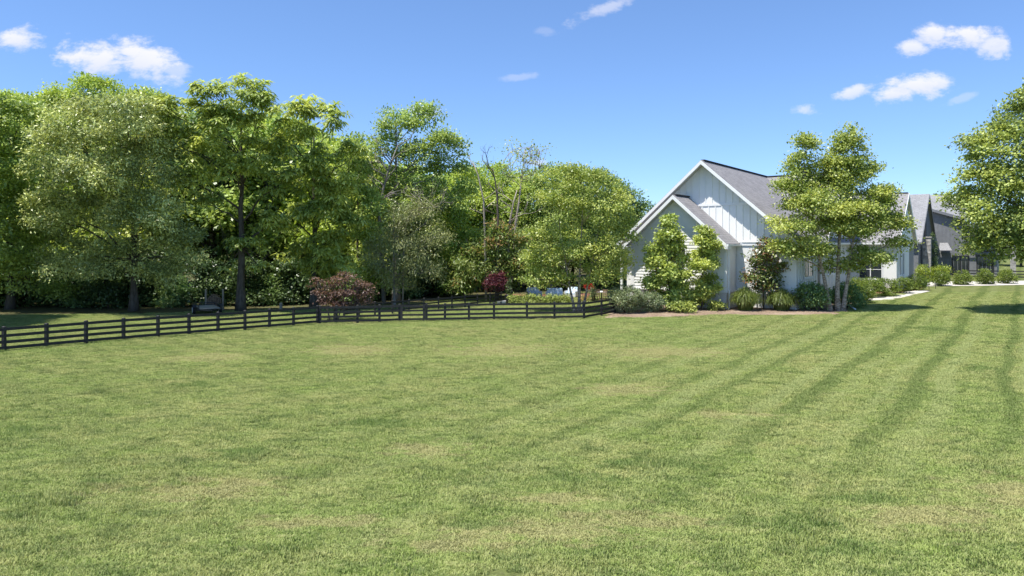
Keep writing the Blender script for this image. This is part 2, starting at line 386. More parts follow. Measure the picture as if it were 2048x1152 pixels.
def leaf_mat(name, dark, light, third=None, trans=0.42, gloss=0.5, rough=0.4):
    m, t, out = newmat(name)
    at = t.new('ShaderNodeAttribute', attribute_name='tint')
    col = t.mix(t.step(at.outputs['Fac'], 0.0, 1.0), dark, light)
    if third: col = t.mix(t.step(at.outputs['Fac'], 1.2, 1.6), col, third)
    big = t.noise(t.new('ShaderNodeNewGeometry').outputs['Position'], 0.35, 2)
    col = t.mix(1.0, col, t.mix(t.step(big, 0.35, 0.65), (0.97, 0.98, 1.02), (1.09, 1.03, 0.94)), 'MULTIPLY')
    p = t.new('ShaderNodeBsdfPrincipled'); t.l.new(col, p.inputs['Base Color']); p.inputs['Roughness'].default_value = rough
    p.inputs['Specular IOR Level'].default_value = gloss
    tr = t.new('ShaderNodeBsdfTranslucent')
    t.l.new(t.mix(0.6, col, t.mix(1.0, col, (1.25, 1.2, 0.5), 'MULTIPLY')), tr.inputs[0])
    mx = t.new('ShaderNodeMixShader'); mx.inputs[0].default_value = trans
    t.l.new(p.outputs[0], mx.inputs[1]); t.l.new(tr.outputs[0], mx.inputs[2]); t.l.new(mx.outputs[0], out.inputs[0])
    return m
L = {
    'walnut': leaf_mat('walnut_leaves', (0.239, 0.318, 0.070), (0.634, 0.719, 0.228)),
    'mid': leaf_mat('mid_green_leaves', (0.211, 0.300, 0.072), (0.530, 0.665, 0.204)),
    'dark': leaf_mat('dark_green_leaves', (0.119, 0.216, 0.070), (0.294, 0.421, 0.157)),
    'bright': leaf_mat('bright_green_leaves', (0.278, 0.389, 0.067), (0.560, 0.675, 0.169)),
    'olive': leaf_mat('olive_grey_leaves', (0.172, 0.219, 0.060), (0.707, 0.784, 0.320), trans=0.25),
    'cedar': leaf_mat('browning_needles', (0.15, 0.18, 0.06), (0.38, 0.41, 0.16), trans=0.2),
    'birch': leaf_mat('birch_leaves', (0.209, 0.290, 0.057), (0.589, 0.652, 0.214), gloss=0.4),
    'oak': leaf_mat('oak_leaves', (0.148, 0.208, 0.052), (0.571, 0.661, 0.215), gloss=0.35),
    'sumac': leaf_mat('sumac_leaves', (0.143, 0.225, 0.053), (0.334, 0.405, 0.135), (0.42, 0.29, 0.12)),
    'maple': leaf_mat('bronze_maple_leaves', (0.105, 0.06, 0.05), (0.27, 0.175, 0.145), gloss=0.4),
    'plum': leaf_mat('purple_leaves', (0.064, 0.018, 0.030), (0.242, 0.072, 0.102), gloss=0.35),
    'magnolia': leaf_mat('magnolia_leaves', (0.062, 0.098, 0.026), (0.179, 0.221, 0.058), (0.234, 0.130, 0.058), trans=0.12, gloss=0.6, rough=0.3),
    'juniper': leaf_mat('grey_green_needles', (0.15, 0.20, 0.085), (0.36, 0.42, 0.22), trans=0.2),
    'boxwood': leaf_mat('boxwood_leaves', (0.095, 0.150, 0.027), (0.270, 0.352, 0.060)),
    'lime': leaf_mat('lime_leaves', (0.207, 0.286, 0.033), (0.441, 0.520, 0.072)),
    'grass': leaf_mat('reed_blades', (0.099, 0.146, 0.031), (0.242, 0.302, 0.083), trans=0.4),
    'spire': leaf_mat('spire_needles', (0.045, 0.084, 0.028), (0.119, 0.182, 0.056), trans=0.15),
    'red': leaf_mat('red_petals', (0.424, 0.030, 0.020), (0.600, 0.080, 0.050)),
}
def bark(name, c0, c1, c2, sc=6):
    m, t, out = newmat(name); tc = t.new('ShaderNodeTexCoord').outputs['Object']
    n = t.noise(t.mapping(tc, (1, 1, 0.22)), sc, 6, 0.7); n2 = t.noise(tc, 1.1, 4)
    col = t.mix(t.step(n, 0.3, 0.7), c0, c1); col = t.mix(t.step(n2, 0.45, 0.7, 0, 0.7), col, c2)
    principled(t, out, col, 0.9, 0.1, 0, n, 0.9, 0.05); return m
B = {
    'brown': bark('brown_bark', (0.05, 0.04, 0.03), (0.13, 0.11, 0.085), (0.10, 0.085, 0.07)),
    'grey': bark('grey_bark', (0.14, 0.125, 0.105), (0.29, 0.26, 0.23), (0.2, 0.18, 0.15)),
    'dead': bark('bleached_dead_wood', (0.26, 0.22, 0.18), (0.46, 0.40, 0.34), (0.3, 0.25, 0.2)),
    'dark': bark('dark_dead_wood', (0.08, 0.065, 0.055), (0.17, 0.14, 0.12), (0.1, 0.08, 0.07)),
}
def birch_bark():
    m, t, out = newmat('peeling_birch_bark'); tc = t.new('ShaderNodeTexCoord').outputs['Object']
    n = t.noise(t.mapping(tc, (1, 1, 2.6)), 4.5, 5, 0.7); n2 = t.noise(tc, 12, 4)
    col = t.mix(t.step(n, 0.40, 0.60), (0.16, 0.12, 0.09), (0.52, 0.42, 0.33)); col = t.mix(t.step(n2, 0.55, 0.75, 0, 0.6), col, (0.3, 0.22, 0.16))
    principled(t, out, col, 0.85, 0.15, 0, n, 0.8, 0.04); return m
B['birch'] = birch_bark()

# ------------------------------------------------------------------ ground
def sheet(name, mat, poly, dz, n=60, kind='structure'):
    """a polygon on the ground (list of xy), cut into a grid that follows the terrain"""
    import bmesh
    poly = np.array(poly, float)[:, :2]
    bm = bmesh.new(); vs = [bm.verts.new((x, y, 0)) for x, y in poly]; bm.faces.new(vs)
    bmesh.ops.triangulate(bm, faces=bm.faces[:])
    for _ in range(9):
        lng = [e for e in bm.edges if e.calc_length() > (1.6 if name != 'woodland_floor' else 3.5)]
        if not lng: break
        bmesh.ops.subdivide_edges(bm, edges=lng, cuts=1)
        bmesh.ops.triangulate(bm, faces=[f for f in bm.faces if len(f.verts) > 3])
    for v in bm.verts: v.co.z = float(ground_h(v.co.x, v.co.y)) + dz
    bmesh.ops.recalc_face_normals(bm, faces=bm.faces[:])
    if sum(f.normal.z for f in bm.faces) < 0: bmesh.ops.reverse_faces(bm, faces=bm.faces[:])
    me = bpy.data.meshes.new(name); bm.to_mesh(me); bm.free(); me.materials.append(mat)
    o = bpy.data.objects.new(name, me); C.objects.link(o); o['kind'] = kind
    return o
def make_ground():
    a = np.linspace(-1, 1, 220); xs = 60 * a + 840 * a ** 5; b = np.linspace(0, 1, 240); ys = -30 + 140 * b + 1400 * b ** 5
    X, Y = np.meshgrid(xs, ys); Z = ground_h(X, Y)
    nx, ny = len(xs), len(ys)
    v = np.stack([X, Y, Z], -1).reshape(-1, 3)
    i = np.arange((ny - 1) * nx).reshape(ny - 1, nx)[:, :-1].ravel()
    f = np.stack([i, i + 1, i + nx + 1, i + nx], 1)
    me = bpy.data.meshes.new('lawn'); me.from_pydata(v.tolist(), [], f.tolist()); me.materials.append(M['lawn'])
    me.polygons.foreach_set('use_smooth', [True] * len(me.polygons))
    o = bpy.data.objects.new('lawn', me); C.objects.link(o); o['kind'] = 'structure'
make_ground()

def jag(pts, amp=0.25, n=6, seed=0):
    r = np.random.default_rng(seed); out = []
    for i in range(len(pts)):
        p, q = np.array(pts[i][:2]), np.array(pts[(i + 1) % len(pts)][:2])
        for k in range(n):
            out.append(p + (q - p) * k / n + (r.normal(0, amp, 2) if k else 0))
    return out
WOODS = [GD(-700, 46), GD(0, 52.5), GD(300, 53.5), GD(470, 55.5), GD(600, 57.5), GD(760, 60), GD(900, 64.5), GD(1010, 70), GD(1120, 72), GD(1200, 78), GD(1260, 110), GD(900, 150), GD(-300, 130)]
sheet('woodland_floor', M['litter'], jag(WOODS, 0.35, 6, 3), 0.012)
# house frame: local x runs right along the front, local y runs back along the side
HR = math.radians(-36.87); HO = np.array([17.1, 54.5, 0.31])
def HL(lx, ly, z=None):
    x, y = HO[0] + 0.8 * lx + 0.6 * ly, HO[1] - 0.6 * lx + 0.8 * ly
    return np.array([x, y, float(ground_h(x, y)) if z is None else z])
BED = [GP(1208, 636), GP(1290, 636.5), GP(1370, 633), GP(1440, 629.5), GP(1520, 630), GP(1600, 631), GP(1668, 629), GP(1703, 622), GP(1716, 603), HL(8.6, 14), HL(5, 16), HL(-9, 4), HL(-10.5, 0)]
sheet('mulch_bed', M['mulch'], jag(BED, 0.07, 5, 4), 0.02)
sheet('pool_bed', M['mulch_red'], jag([GP(1018, 609), GP(1060, 611.5), GP(1110, 611), GP(1150, 606), GP(1180, 600), GD(1180, 70), GD(1010, 70)], 0.08, 5, 5), 0.016)
sheet('maple_bed', M['mulch'], jag([GP(637, 648.5), GP(665, 649), GP(700, 648.5), GP(722, 646.5), GP(725, 643), GP(700, 640), GP(655, 640)], 0.08, 4, 6), 0.016)
sheet('hedge_bed', M['mulch_red'], jag([GP(1722, 594), GP(1785, 592), GP(1840, 580.5), GP(1850, 572), GP(1800, 570), GP(1730, 578)], 0.06, 4, 7), 0.012)
sheet('path', M['concrete'], [GP(1716, 602), GP(1787, 600), GP(1826, 590.5), GP(1860, 582.8), GP(1842, 580.6), GP(1786, 592.5), GP(1722, 595)], 0.03)
sheet('driveway', M['concrete'], [GP(1846, 573), GP(1960, 572), GP(2100, 569), GP(2110, 561), GP(1960, 563), GP(1850, 564)], 0.03)

# ---- blades of grass
BEDPOLYS = [np.array(BED)[:, :2], np.array(WOODS)[:, :2], np.array([GP(1716, 602), GP(1787, 600), GP(1860, 582.8), GP(1842, 580.6), GP(1786, 592.5), GP(1722, 595)])[:, :2]]
def inside(px, py, poly):
    r = np.zeros(len(px), bool); j = len(poly) - 1
    for i in range(len(poly)):
        xi, yi = poly[i]; xj, yj = poly[j]
        c = ((yi > py) != (yj > py)) & (px < (xj - xi) * (py - yi) / (yj - yi + 1e-12) + xi); r ^= c; j = i
    return r
def grass_patch(seed, n, size, lo, hi, wid):
    r = np.random.default_rng(seed)
    x, y = r.uniform(-size / 2, size / 2, (2, n)); ang = r.uniform(0, 2 * np.pi, n); lean = r.uniform(0.25, 1.25, n); h = r.uniform(lo, hi, n)
    dx, dy = np.cos(ang), np.sin(ang); wx, wy = -dy * wid / 2, dx * wid / 2
    z = np.zeros(n)
    b0 = np.stack([x - wx, y - wy, z - .01], 1); b1 = np.stack([x + wx, y + wy, z - .01], 1)
    mx, my, mz = x + dx * np.sin(lean * .5) * h * .55, y + dy * np.sin(lean * .5) * h * .55, np.cos(lean * .5) * h * .55
    m0 = np.stack([mx - wx * .8, my - wy * .8, mz], 1); m1 = np.stack([mx + wx * .8, my + wy * .8, mz], 1)
    tp = np.stack([mx + dx * np.sin(lean) * h * .5, my + dy * np.sin(lean) * h * .5, mz + np.cos(lean) * h * .45], 1)
    v = np.stack([b0, b1, m1, m0, tp], 1).reshape(-1, 3); k = np.arange(n) * 5
    me = bpy.data.meshes.new('grass_patch')
    fq = np.stack([k, k + 1, k + 2, k + 3], 1).tolist(); ft = np.stack([k + 3, k + 2, k + 4], 1).tolist()
    me.from_pydata(v.tolist(), [], fq + ft); me.materials.append(M['blade'])
    at = me.attributes.new('tint', 'FLOAT', 'POINT'); at.data.foreach_set('value', np.repeat(r.random(n), 5).astype(np.float32))
    return bpy.data.objects.new('grass_patch', me)
def make_grass():
    r = np.random.default_rng(5); sp = 0.5
    Y, X = np.meshgrid(np.arange(7.5, 66, sp), np.arange(-60, 61, sp), indexing='ij')
    X = X.ravel() + r.uniform(-.3, .3, X.size); Y = Y.ravel() + r.uniform(-.3, .3, Y.size)
    ok = np.abs(X) < 0.80 * Y + 8
    for p in BEDPOLYS: ok &= ~inside(X, Y, p)
    X, Y = X[ok], Y[ok]; Z = ground_h(X, Y)
    fld = np.sin(X * 1.3 + 2 * np.sin(Y * .7)) * np.sin(Y * 1.7 + 1.5 * np.sin(X * .9)) + 0.6 * r.normal(0, 1, len(X))
    hz = 0.72 + 0.2 * np.clip(fld, -1.2, 2.2) + r.uniform(-.1, .1, len(X))
    hz *= np.where(r.random(len(X)) < 0.03, 1.4, 1.0)
    for (px, py, rx, ry) in DRY:
        p = GP(px, py); q = ((X - p[0]) / rx) ** 2 + ((Y - p[1]) / ry) ** 2; hz = np.where(q < 1.2, hz * 0.6, hz)
    for (px, py, rx, ry) in LUSH:
        p = GP(px, py); q = ((X - p[0]) / rx) ** 2 + ((Y - p[1]) / ry) ** 2; hz = np.where(q < 1.3, hz * 1.3, hz)
    # longer grass left standing along the fence foot
    fl = [GP(-60, 709), GP(8, 703), GP(635, 648), GP(799, 644), GP(1168, 637.5)]
    for a, b in zip(fl[:-1], fl[1:]):
        k = int(np.hypot(*(b - a)[:2]) / .42); f = r.random(k)[:, None]; q = a + (b - a) * f + r.normal(0, .07, (k, 3))
        X = np.append(X, q[:, 0]); Y = np.append(Y, q[:, 1]); hz = np.append(hz, r.uniform(.9, 2.0, k))
    Z = ground_h(X, Y)
    n = len(X); me = bpy.data.meshes.new('lawn_grass'); me.vertices.add(n)
    me.vertices.foreach_set('co', np.stack([X, Y, Z], 1).ravel().astype(np.float32))
    s = np.stack([r.uniform(.95, 1.2, n), r.uniform(.95, 1.2, n), hz], 1).astype(np.float32)
    a = me.attributes.new('scl', 'FLOAT_VECTOR', 'POINT'); a.data.foreach_set('vector', s.ravel())
    o = bpy.data.objects.new('lawn_grass', me); C.objects.link(o); o['kind'] = 'stuff'
    tag(o, 'mown lawn grass with mowing stripes and dry patches', 'grass')
    ng = bpy.data.node_groups.new('scatter_grass', 'GeometryNodeTree')
    ng.interface.new_socket('Geometry', in_out='INPUT', socket_type='NodeSocketGeometry')
    ng.interface.new_socket('Geometry', in_out='OUTPUT', socket_type='NodeSocketGeometry')
    t = NT(ng); gi = t.new('NodeGroupInput'); go = t.new('NodeGroupOutput')
    iop = t.new('GeometryNodeInstanceOnPoints'); jn = t.new('GeometryNodeJoinGeometry')
    for k in range(5):
        oi = t.new('GeometryNodeObjectInfo'); oi.inputs['Object'].default_value = grass_patch(40 + k, 1000, 0.8, 0.035, 0.105, 0.0135)
        oi.inputs['As Instance'].default_value = True; t.l.new(oi.outputs['Geometry'], jn.inputs[0])
    rv = t.new('FunctionNodeRandomValue', data_type='FLOAT_VECTOR'); rv.inputs[0].default_value = (0, 0, 0); rv.inputs[1].default_value = (0.0, 0.0, 6.283)
    ri = t.new('FunctionNodeRandomValue', data_type='INT'); ri.inputs[4].default_value = 0; ri.inputs[5].default_value = 4
    na = t.new('GeometryNodeInputNamedAttribute', data_type='FLOAT_VECTOR'); na.inputs[0].default_value = 'scl'
    t.l.new(gi.outputs[0], iop.inputs['Points']); t.l.new(jn.outputs[0], iop.inputs['Instance']); iop.inputs['Pick Instance'].default_value = True
    t.l.new(ri.outputs[2], iop.inputs['Instance Index']); t.l.new(rv.outputs[0], iop.inputs['Rotation']); t.l.new(na.outputs[0], iop.inputs['Scale'])
    t.l.new(iop.outputs[0], go.inputs[0])
    md = o.modifiers.new('scatter', 'NODES'); md.node_group = ng
make_grass()

# ------------------------------------------------------------------ houses
def slab(mb, p, th):
    """sloped slab: p = 4 corners (eave0, eave1, ridge1, ridge0) of the top face; uv in metres along eave / up slope"""
    p = [Vector(q) for q in p]; d = Vector((0, 0, -th))
    wl = (p[1] - p[0]).length; hl = (p[3] - p[0]).length
    off = p[0].x * 0.37 + p[0].y * 0.11
    mb.poly(p, [(off, 0), (off + wl, 0), (off + wl, hl), (off, hl)])
    q = [a + d for a in p]
    mb.poly(q[::-1])
    for i in range(4):
        j = (i + 1) % 4; mb.poly([p[i], q[i], q[j], p[j]])
def gable_y(mb_roof, mb_under, mb_rake, cx, hw, y0, y1, zr, sl, th=0.07, back_rake=False):
    """roof with its ridge along local y; half width hw includes the overhang"""
    for sg in (-1, 1):
        e = cx + sg * hw; ze = zr - sl * hw
        a, b, c, d = (e, y0, ze), (e, y1, ze), (cx, y1, zr), (cx, y0, zr)
        if sg > 0: slab(mb_roof, (a, b, c, d), th)
        else: slab(mb_roof, (b, a, d, c), th)
        lo = 0.075; un = [(q[0], q[1], q[2] - lo) for q in (a, b, c, d)]
        un[0] = (un[0][0] - sg * .03, y0 + .04, un[0][2]); un[1] = (un[1][0] - sg * .03, un[1][1], un[1][2])
        un[3] = (un[3][0], y0 + .04, un[3][2])
        slab(mb_under, un if sg > 0 else (un[1], un[0], un[3], un[2]), 0.1)
        # rake board on the gable end, gutter along the eave
        for yy in ((y0 - 0.02,) + ((y1 + 0.02,) if back_rake else ())):
            mb_rake.hexa([(e, yy - .042, ze - .36), (cx, yy - .042, zr - .36), (cx, yy + .042, zr - .36), (e, yy + .042, ze - .36),
                          (e, yy - .042, ze - .045), (cx, yy - .042, zr - .045), (cx, yy + .042, zr - .045), (e, yy + .042, ze - .045)])
        mb_rake.box((min(e, e + sg * .12), y0 + .02, ze - .2), (max(e, e + sg * .12), y1, ze - .03))
def gable_x(mb_roof, mb_under, mb_rake, cy, hw, x0, x1, zr, sl, th=0.07, ends=(False, True)):
    for sg in (-1, 1):
        e = cy + sg * hw; ze = zr - sl * hw
        a, b, c, d = (x0, e, ze), (x1, e, ze), (x1, cy, zr), (x0, cy, zr)
        if sg < 0: slab(mb_roof, (a, b, c, d), th)
        else: slab(mb_roof, (b, a, d, c), th)
        lo = 0.075; un = [(q[0], q[1], q[2] - lo) for q in (a, b, c, d)]
        for i in (1, 2): un[i] = (x1 - .04, un[i][1], un[i][2])
        slab(mb_under, un if sg < 0 else (un[1], un[0], un[3], un[2]), 0.1)
        for k, xx in ((0, x0 - .02), (1, x1 + .02)):
            if not ends[k]: continue
            mb_rake.hexa([(xx - .03, e, ze - .36), (xx + .03, e, ze - .36), (xx + .03, cy, zr - .36), (xx - .03, cy, zr - .36),
                          (xx - .03, e, ze - .045), (xx + .03, e, ze - .045), (xx + .03, cy, zr - .045), (xx - .03, cy, zr - .045)])
        mb_rake.box((x0, min(e, e + sg * .12), ze - .2), (x1 - .02, max(e, e + sg * .12), ze - .03))
def lap_wall(mb, axis, lo, hi, fixed, z0, ztop, sgn, step=0.25):
    """lap siding: axis 'x' runs along local x at y = fixed (facing sgn y), axis 'y' along local y; ztop(t) gives the wall top"""
    N = 2; z = z0
    def pt(t, off, zz): return (t, fixed + sgn * off, zz) if axis == 'x' else (fixed + sgn * off, t, zz)
    ts_all = np.linspace(lo, hi, 41)
    while True:
        z2 = z + step
        ok = [t for t in ts_all if ztop(t) > z + 0.01]
        if not ok: break
        # clip run at the height z2 (slanted ends follow the gable)
        a0, b0 = min(ok), max(ok)
        def edge(a, b, zz):
            # exact crossing by bisection outwards
            return None
        def span(zz):
            lo_, hi_ = None, None
            tt = np.linspace(lo, hi, 401); m = np.array([ztop(t) >= zz - 1e-6 for t in tt])
            if not m.any(): return None
            return tt[m][0], tt[m][-1]
        s0 = span(z); s1 = span(z2)
        if s0 is None: break
        if s1 is None:
            k = 0.5 * (s0[0] + s0[1]); zt = max(ztop(t) for t in np.linspace(s0[0], s0[1], 21)); s1 = (k - .001, k + .001); z2 = zt
        ord_ = 1 if (axis == 'x') == (sgn < 0) else -1
        q = [pt(s0[0],  .042, z), pt(s0[1],  .042, z), pt(s1[1], .006, z2), pt(s1[0], .006, z2)]
        mb.poly(q if ord_ > 0 else q[::-1])
        q = [pt(s0[0], .006, z), pt(s0[1], .006, z), pt(s0[1],  .042, z), pt(s0[0],  .042, z)]
        mb.poly(q if ord_ > 0 else q[::-1])
        z += step
        if z > 40: break
def window(parent, axis, c0, c1, z0, z1, fixed, sgn, cols=2, rows=2, frame_mat=None, name='window', proud=0.07):
    """a window standing proud of its wall: frame and muntins, with the pane as a sub-part"""
    def b(mb, a0, a1, za, zb, o0, o1):
        o0, o1 = sorted((fixed + sgn * o0, fixed + sgn * o1))
        if axis == 'x': mb.box((a0, o0, za), (a1, o1, zb))
        else: mb.box((o0, a0, za), (o1, a1, zb))
    f = MB(); w = 0.11
    b(f, c0, c0 + w, z0, z1, 0, proud); b(f, c1 - w, c1, z0, z1, 0, proud)
    b(f, c0 + w, c1 - w, z1 - w, z1, 0, proud); b(f, c0 + w, c1 - w, z0, z0 + w, 0, proud)
    b(f, c0 - .06, c1 + .06, z0 - .07, z0 - .002, 0, proud + .05)
    for i in range(1, cols):
        x = c0 + (c1 - c0) * i / cols; b(f, x - .04, x + .04, z0 + w, z1 - w, 0, proud - .015)
    for j in range(1, rows):
        z = z0 + (z1 - z0) * j / rows
        for i in range(cols):
            a = c0 + w if i == 0 else c0 + (c1 - c0) * i / cols + .04
            e = c1 - w if i == cols - 1 else c0 + (c1 - c0) * (i + 1) / cols - .04
            b(f, a, e, z - .025, z + .025, 0, proud - .02)
    o = f.build(name, frame_mat or M['trim'], parent)
    g = MB(); b(g, c0 + w - .01, c1 - w + .01, z0 + w - .01, z1 - w + .01, 0, 0.02); g.build('pane', M['glass'], o)
    return o
def batten_wall(mb, axis, lo, hi, fixed, z0, ztop, sgn, step=0.57, w=0.075, pr=0.055):
    t = lo + step / 2
    while t < hi:
        zt = ztop(t) - 0.02
        if zt > z0 + .1:
            o0, o1 = sorted((fixed, fixed + sgn * pr))
            if axis == 'x': mb.box((t - w / 2, o0, z0), (t + w / 2, o1, zt))
            else: mb.box((o0, t - w / 2, z0), (o1, t + w / 2, zt))
        t += step

def white_house():
    h = empty('white_house', tuple(HO), HR, 'white farmhouse with steep grey shingled gables and lap siding', 'house')
    Zg = -0.31; WE = 5.12                       # local z is measured from the corner's ground
    # --- front wing with lap siding
    cx, sl = -4.13, 0.9; zr = 9.22; hw_w = 4.13
    top = lambda t: zr - 0.2 - sl * abs(t - cx)
    core = MB()
    core.poly([(-8.26, 0, 1.3), (0, 0, 1.3), (0, 0, top(0)), (cx, 0, top(cx)), (-8.26, 0, top(-8.26))])
    core.poly([(0, 0, 1.3), (0, 2.31, 1.3), (0, 2.31, top(0)), (0, 0, top(0))]); core.poly([(-8.26, 2.31, 1.3), (-8.26, 0, 1.3), (-8.26, 0, top(0)), (-8.26, 2.31, top(0))])
    lap_wall(core, 'x', -8.26, 0, 0, 1.33, top, -1); lap_wall(core, 'y', 0, 2.31, 0, 1.33, lambda t: top(0), 1); lap_wall(core, 'y', 0, 2.31, -8.26, 1.33, lambda t: top(0), -1)
    core.build('lap_siding', M['siding'], h)
    tr = MB()
    tr.box((-.18, -.06, 1.3), (.07, .0, top(.07) - .02)); tr.box((.036, .0, 1.3), (.07, .2, top(0) - .02)); tr.build('corner_board', M['trim'], h)
    tr = MB(); tr.box((-8.33, -.06, 1.3), (-8.08, .0, top(-8.33) - .02)); tr.box((-8.33, 0, 1.3), (-8.296, .2, top(0) - .02)); tr.build('corner_board', M['trim'], h)
    bs = MB()
    for (a, b_, c) in (((-8.3, -.05), (.05, -.05), 8.35), ((.05, -.05), (.05, 2.3), 2.35), ((-8.3, 2.3), (-8.3, -.05), 2.35)):
        bs.poly([(a[0], a[1], -1), (b_[0], b_[1], -1), (b_[0], b_[1], 1.26), (a[0], a[1], 1.26)], [(0, 0), (c, 0), (c, 2.26), (0, 2.26)])
    bs.build('brick_base', M['white_brick'], h)
    cap = MB(); cap.box((-8.38, -.13, 1.26), (.13, -.055, 1.36)); cap.box((.055, -.055, 1.26), (.13, 2.3, 1.36)); cap.box((-8.38, -.055, 1.26), (-8.305, 2.3, 1.36)); cap.build('base_cap', M['trim'], h)
    r, u, k = MB(), MB(), MB()
    gable_y(r, u, k, cx, 4.5, -.92, 2.32, zr, sl)
    # boxed returns at the wing's eaves
    k.box((.0, -.96, zr - sl * 4.5 - .42), (.44, -.06, zr - sl * 4.5 - .21)); k.box((-8.7, -.96, zr - sl * 4.5 - .42), (-8.26, -.06, zr - sl * 4.5 - .21))
    window(h, 'x', -4.95, -3.3, 3.05, 4.85, -.03, -1, 2, 2)
    # --- main gable
    mc, ms, mzr = -2.62, 0.885, 12.2; my = 2.33; x0, x1 = -10.0, 4.75
    mt = lambda t: mzr - .2 - ms * abs(t - mc)
    w = MB()
    w.poly([(x0, my, -1), (x1, my, -1), (x1, my, mt(x1)), (mc, my, mt(mc)), (x0, my, mt(x0))])
    w.poly([(x1, my, -1), (x1, 22.5, -1), (x1, 22.5, mt(x1)), (x1, my, mt(x1))]); w.poly([(x0, 22.5, -1), (x0, my, -1), (x0, my, mt(x0)), (x0, 22.5, mt(x0))])
    w.poly([(x1, 30, -1), (x0, 30, -1), (x0, 30, mt(x0)), (mc, 30, mt(mc)), (x1, 30, mt(x1))])
    batten_wall(w, 'x', x0, x1, my, 5.3, lambda t: min(mt(t), 8.35), -1); batten_wall(w, 'x', x0 + .28, x1, my, 8.57, mt, -1)
    w.box((x1 - .12, my - .04, 0), (x1 + .05, my, 5.0)); w.box((x1, my - .04, 0), (x1 + .05, my + .16, 5.0))
    batten_wall(w, 'y', my + .3, 22.4, x1, 0, lambda t: 5.0, 1, 0.6)
    w.build('board_siding', M['siding'], h)
    b = MB(); b.box((mc - 3.75, my - .055, 8.36), (mc + 3.75, my - .001, 8.56)); b.box((x0, my - .075, 5.02), (x1, my - .001, 5.28)); b.box((x0, my - .12, 5.28), (x1, my - .001, 5.33)); b.build('band_board', M['trim'], h)
    gable_y(r, u, k, mc, 7.8, my - .96, 30.3, mzr, ms)
    # --- cross gable and side wing
    gable_x(r, u, k, 19.2, 7.2, mc, 5.0, 12.17, .88)
    gt = lambda t: 10.55 - .2 - .75 * abs(t - 29.0)
    g = MB(); gx_, g0, g1 = 9.0, 22.5, 35.5
    g.poly([(x1, g0, -1), (gx_, g0, -1), (gx_, g0, gt(g0)), (x1, g0, gt(g0))])
    g.poly([(gx_, g0, -1), (gx_, 31.6, -1), (gx_, 31.6, 4.6), (gx_, g1, 4.6), (gx_, g1, gt(g1)), (gx_, 29, gt(29)), (gx_, g0, gt(g0))])
    g.poly([(gx_, g1, -1), (x1, g1, -1), (x1, g1, gt(g1)), (gx_, g1, gt(g1))])
    cg = [(x1, 12.2, 5.75), (x1, 26.2, 5.75), (x1, 19.2, 11.9)]; g.poly(cg)
    g.build('side_wing_wall', M['siding'], h)
    gable_x(r, u, k, 29.0, 7.0, -2, 9.3, 10.55, .75)
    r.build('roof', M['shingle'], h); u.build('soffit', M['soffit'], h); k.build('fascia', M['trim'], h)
    rc = MB()
    for (a, c) in (((cx, -.6, zr + .02), (cx, 2.3, zr + .02)), ((mc, my - .6, mzr + .02), (mc, 30, mzr + .02)), ((mc, 19.2, 12.19), (4.95, 19.2, 12.19)), ((-2, 29, 10.57), (9.2, 29, 10.57))):
        rc.bar(a, c, .34, .07)
    rc.build('ridge_cap', M['ridge'], h)
    gd = MB(); gd.box((8.94, 31.7, -.2), (8.98, 35.4, 4.55)); gd.build('garage_door', M['charcoal'], h)
    window(h, 'y', 24.0, 25.3, 1.9, 4.3, 9.0, 1, 2, 1); window(h, 'y', 26.2, 27.5, 1.9, 4.3, 9.0, 1, 2, 1)
    window(h, 'y', 4.3, 7.3, 2.35, 4.1, x1 + .03, 1, 2, 1); window(h, 'y', 12.5, 15, 2.35, 4.1, x1 + .03, 1, 3, 1)
    d = MB(); d.box((x1, 8.7, .6), (x1 + .05, 9.9, 3.9)); dr = d.build('door', M['dark_metal'], h)
    q = MB(); q.lathe([(.02, -.02), (.3, -.02), (.32, .03), (.02, .05)], 0, 0, 12); qo = q.build('wreath', M['cedar_wood'], dr); qo.location = (x1 + .1, 9.3, 3.1); qo.rotation_euler = (0, math.pi / 2, 0)
    q = MB(); q.box((x1, 8.45, .6), (x1 + .08, 8.69, 4.1)); q.box((x1, 9.91, .6), (x1 + .08, 10.15, 4.1)); q.box((x1, 8.69, 3.91), (x1 + .08, 9.91, 4.1)); q.build('door_frame', M['trim'], h)
    window(h, 'x', 5.6, 7.8, 1.6, 3.6, 22.5, -1, 2, 2)
    # downspouts
    q = MB(); q.tube([(.17, .12, 4.6), (.17, .12, 1.6), (.24, .02, 1.35), (.24, .02, .05), (.3, -.35, -.02)], [.055] * 5, 8); q.build('downspout', M['trim'], h)
    q = MB(); q.tube([(9.35, 22.2, 4.85), (9.12, 22.9, 4.2), (9.1, 23.0, .2)], [.06] * 3, 8); q.build('downspout', M['trim'], h)
    # rear porch on the left side
    q = MB(); q.box((-14.5, 9.2, 4.5), (-10.0, 15.2, 4.75)); slab(q, [(-14.8, 9.0, 4.76), (-14.8, 15.4, 4.76), (-9.9, 15.4, 6.1), (-9.9, 9.0, 6.1)][::1], .08); q.build('porch_roof', M['charcoal'], h)
    for yy in (9.5, 14.9):
        q = MB(); q.box((-14.4, yy - .12, -.3), (-14.16, yy + .12, 4.5)); q.build('porch_post', M['trim'], h)
    window(h, 'y', 10, 14, .6, 3.6, -10.0, -1, 4, 1, M['dark_metal'], 'patio_door')
white_house()

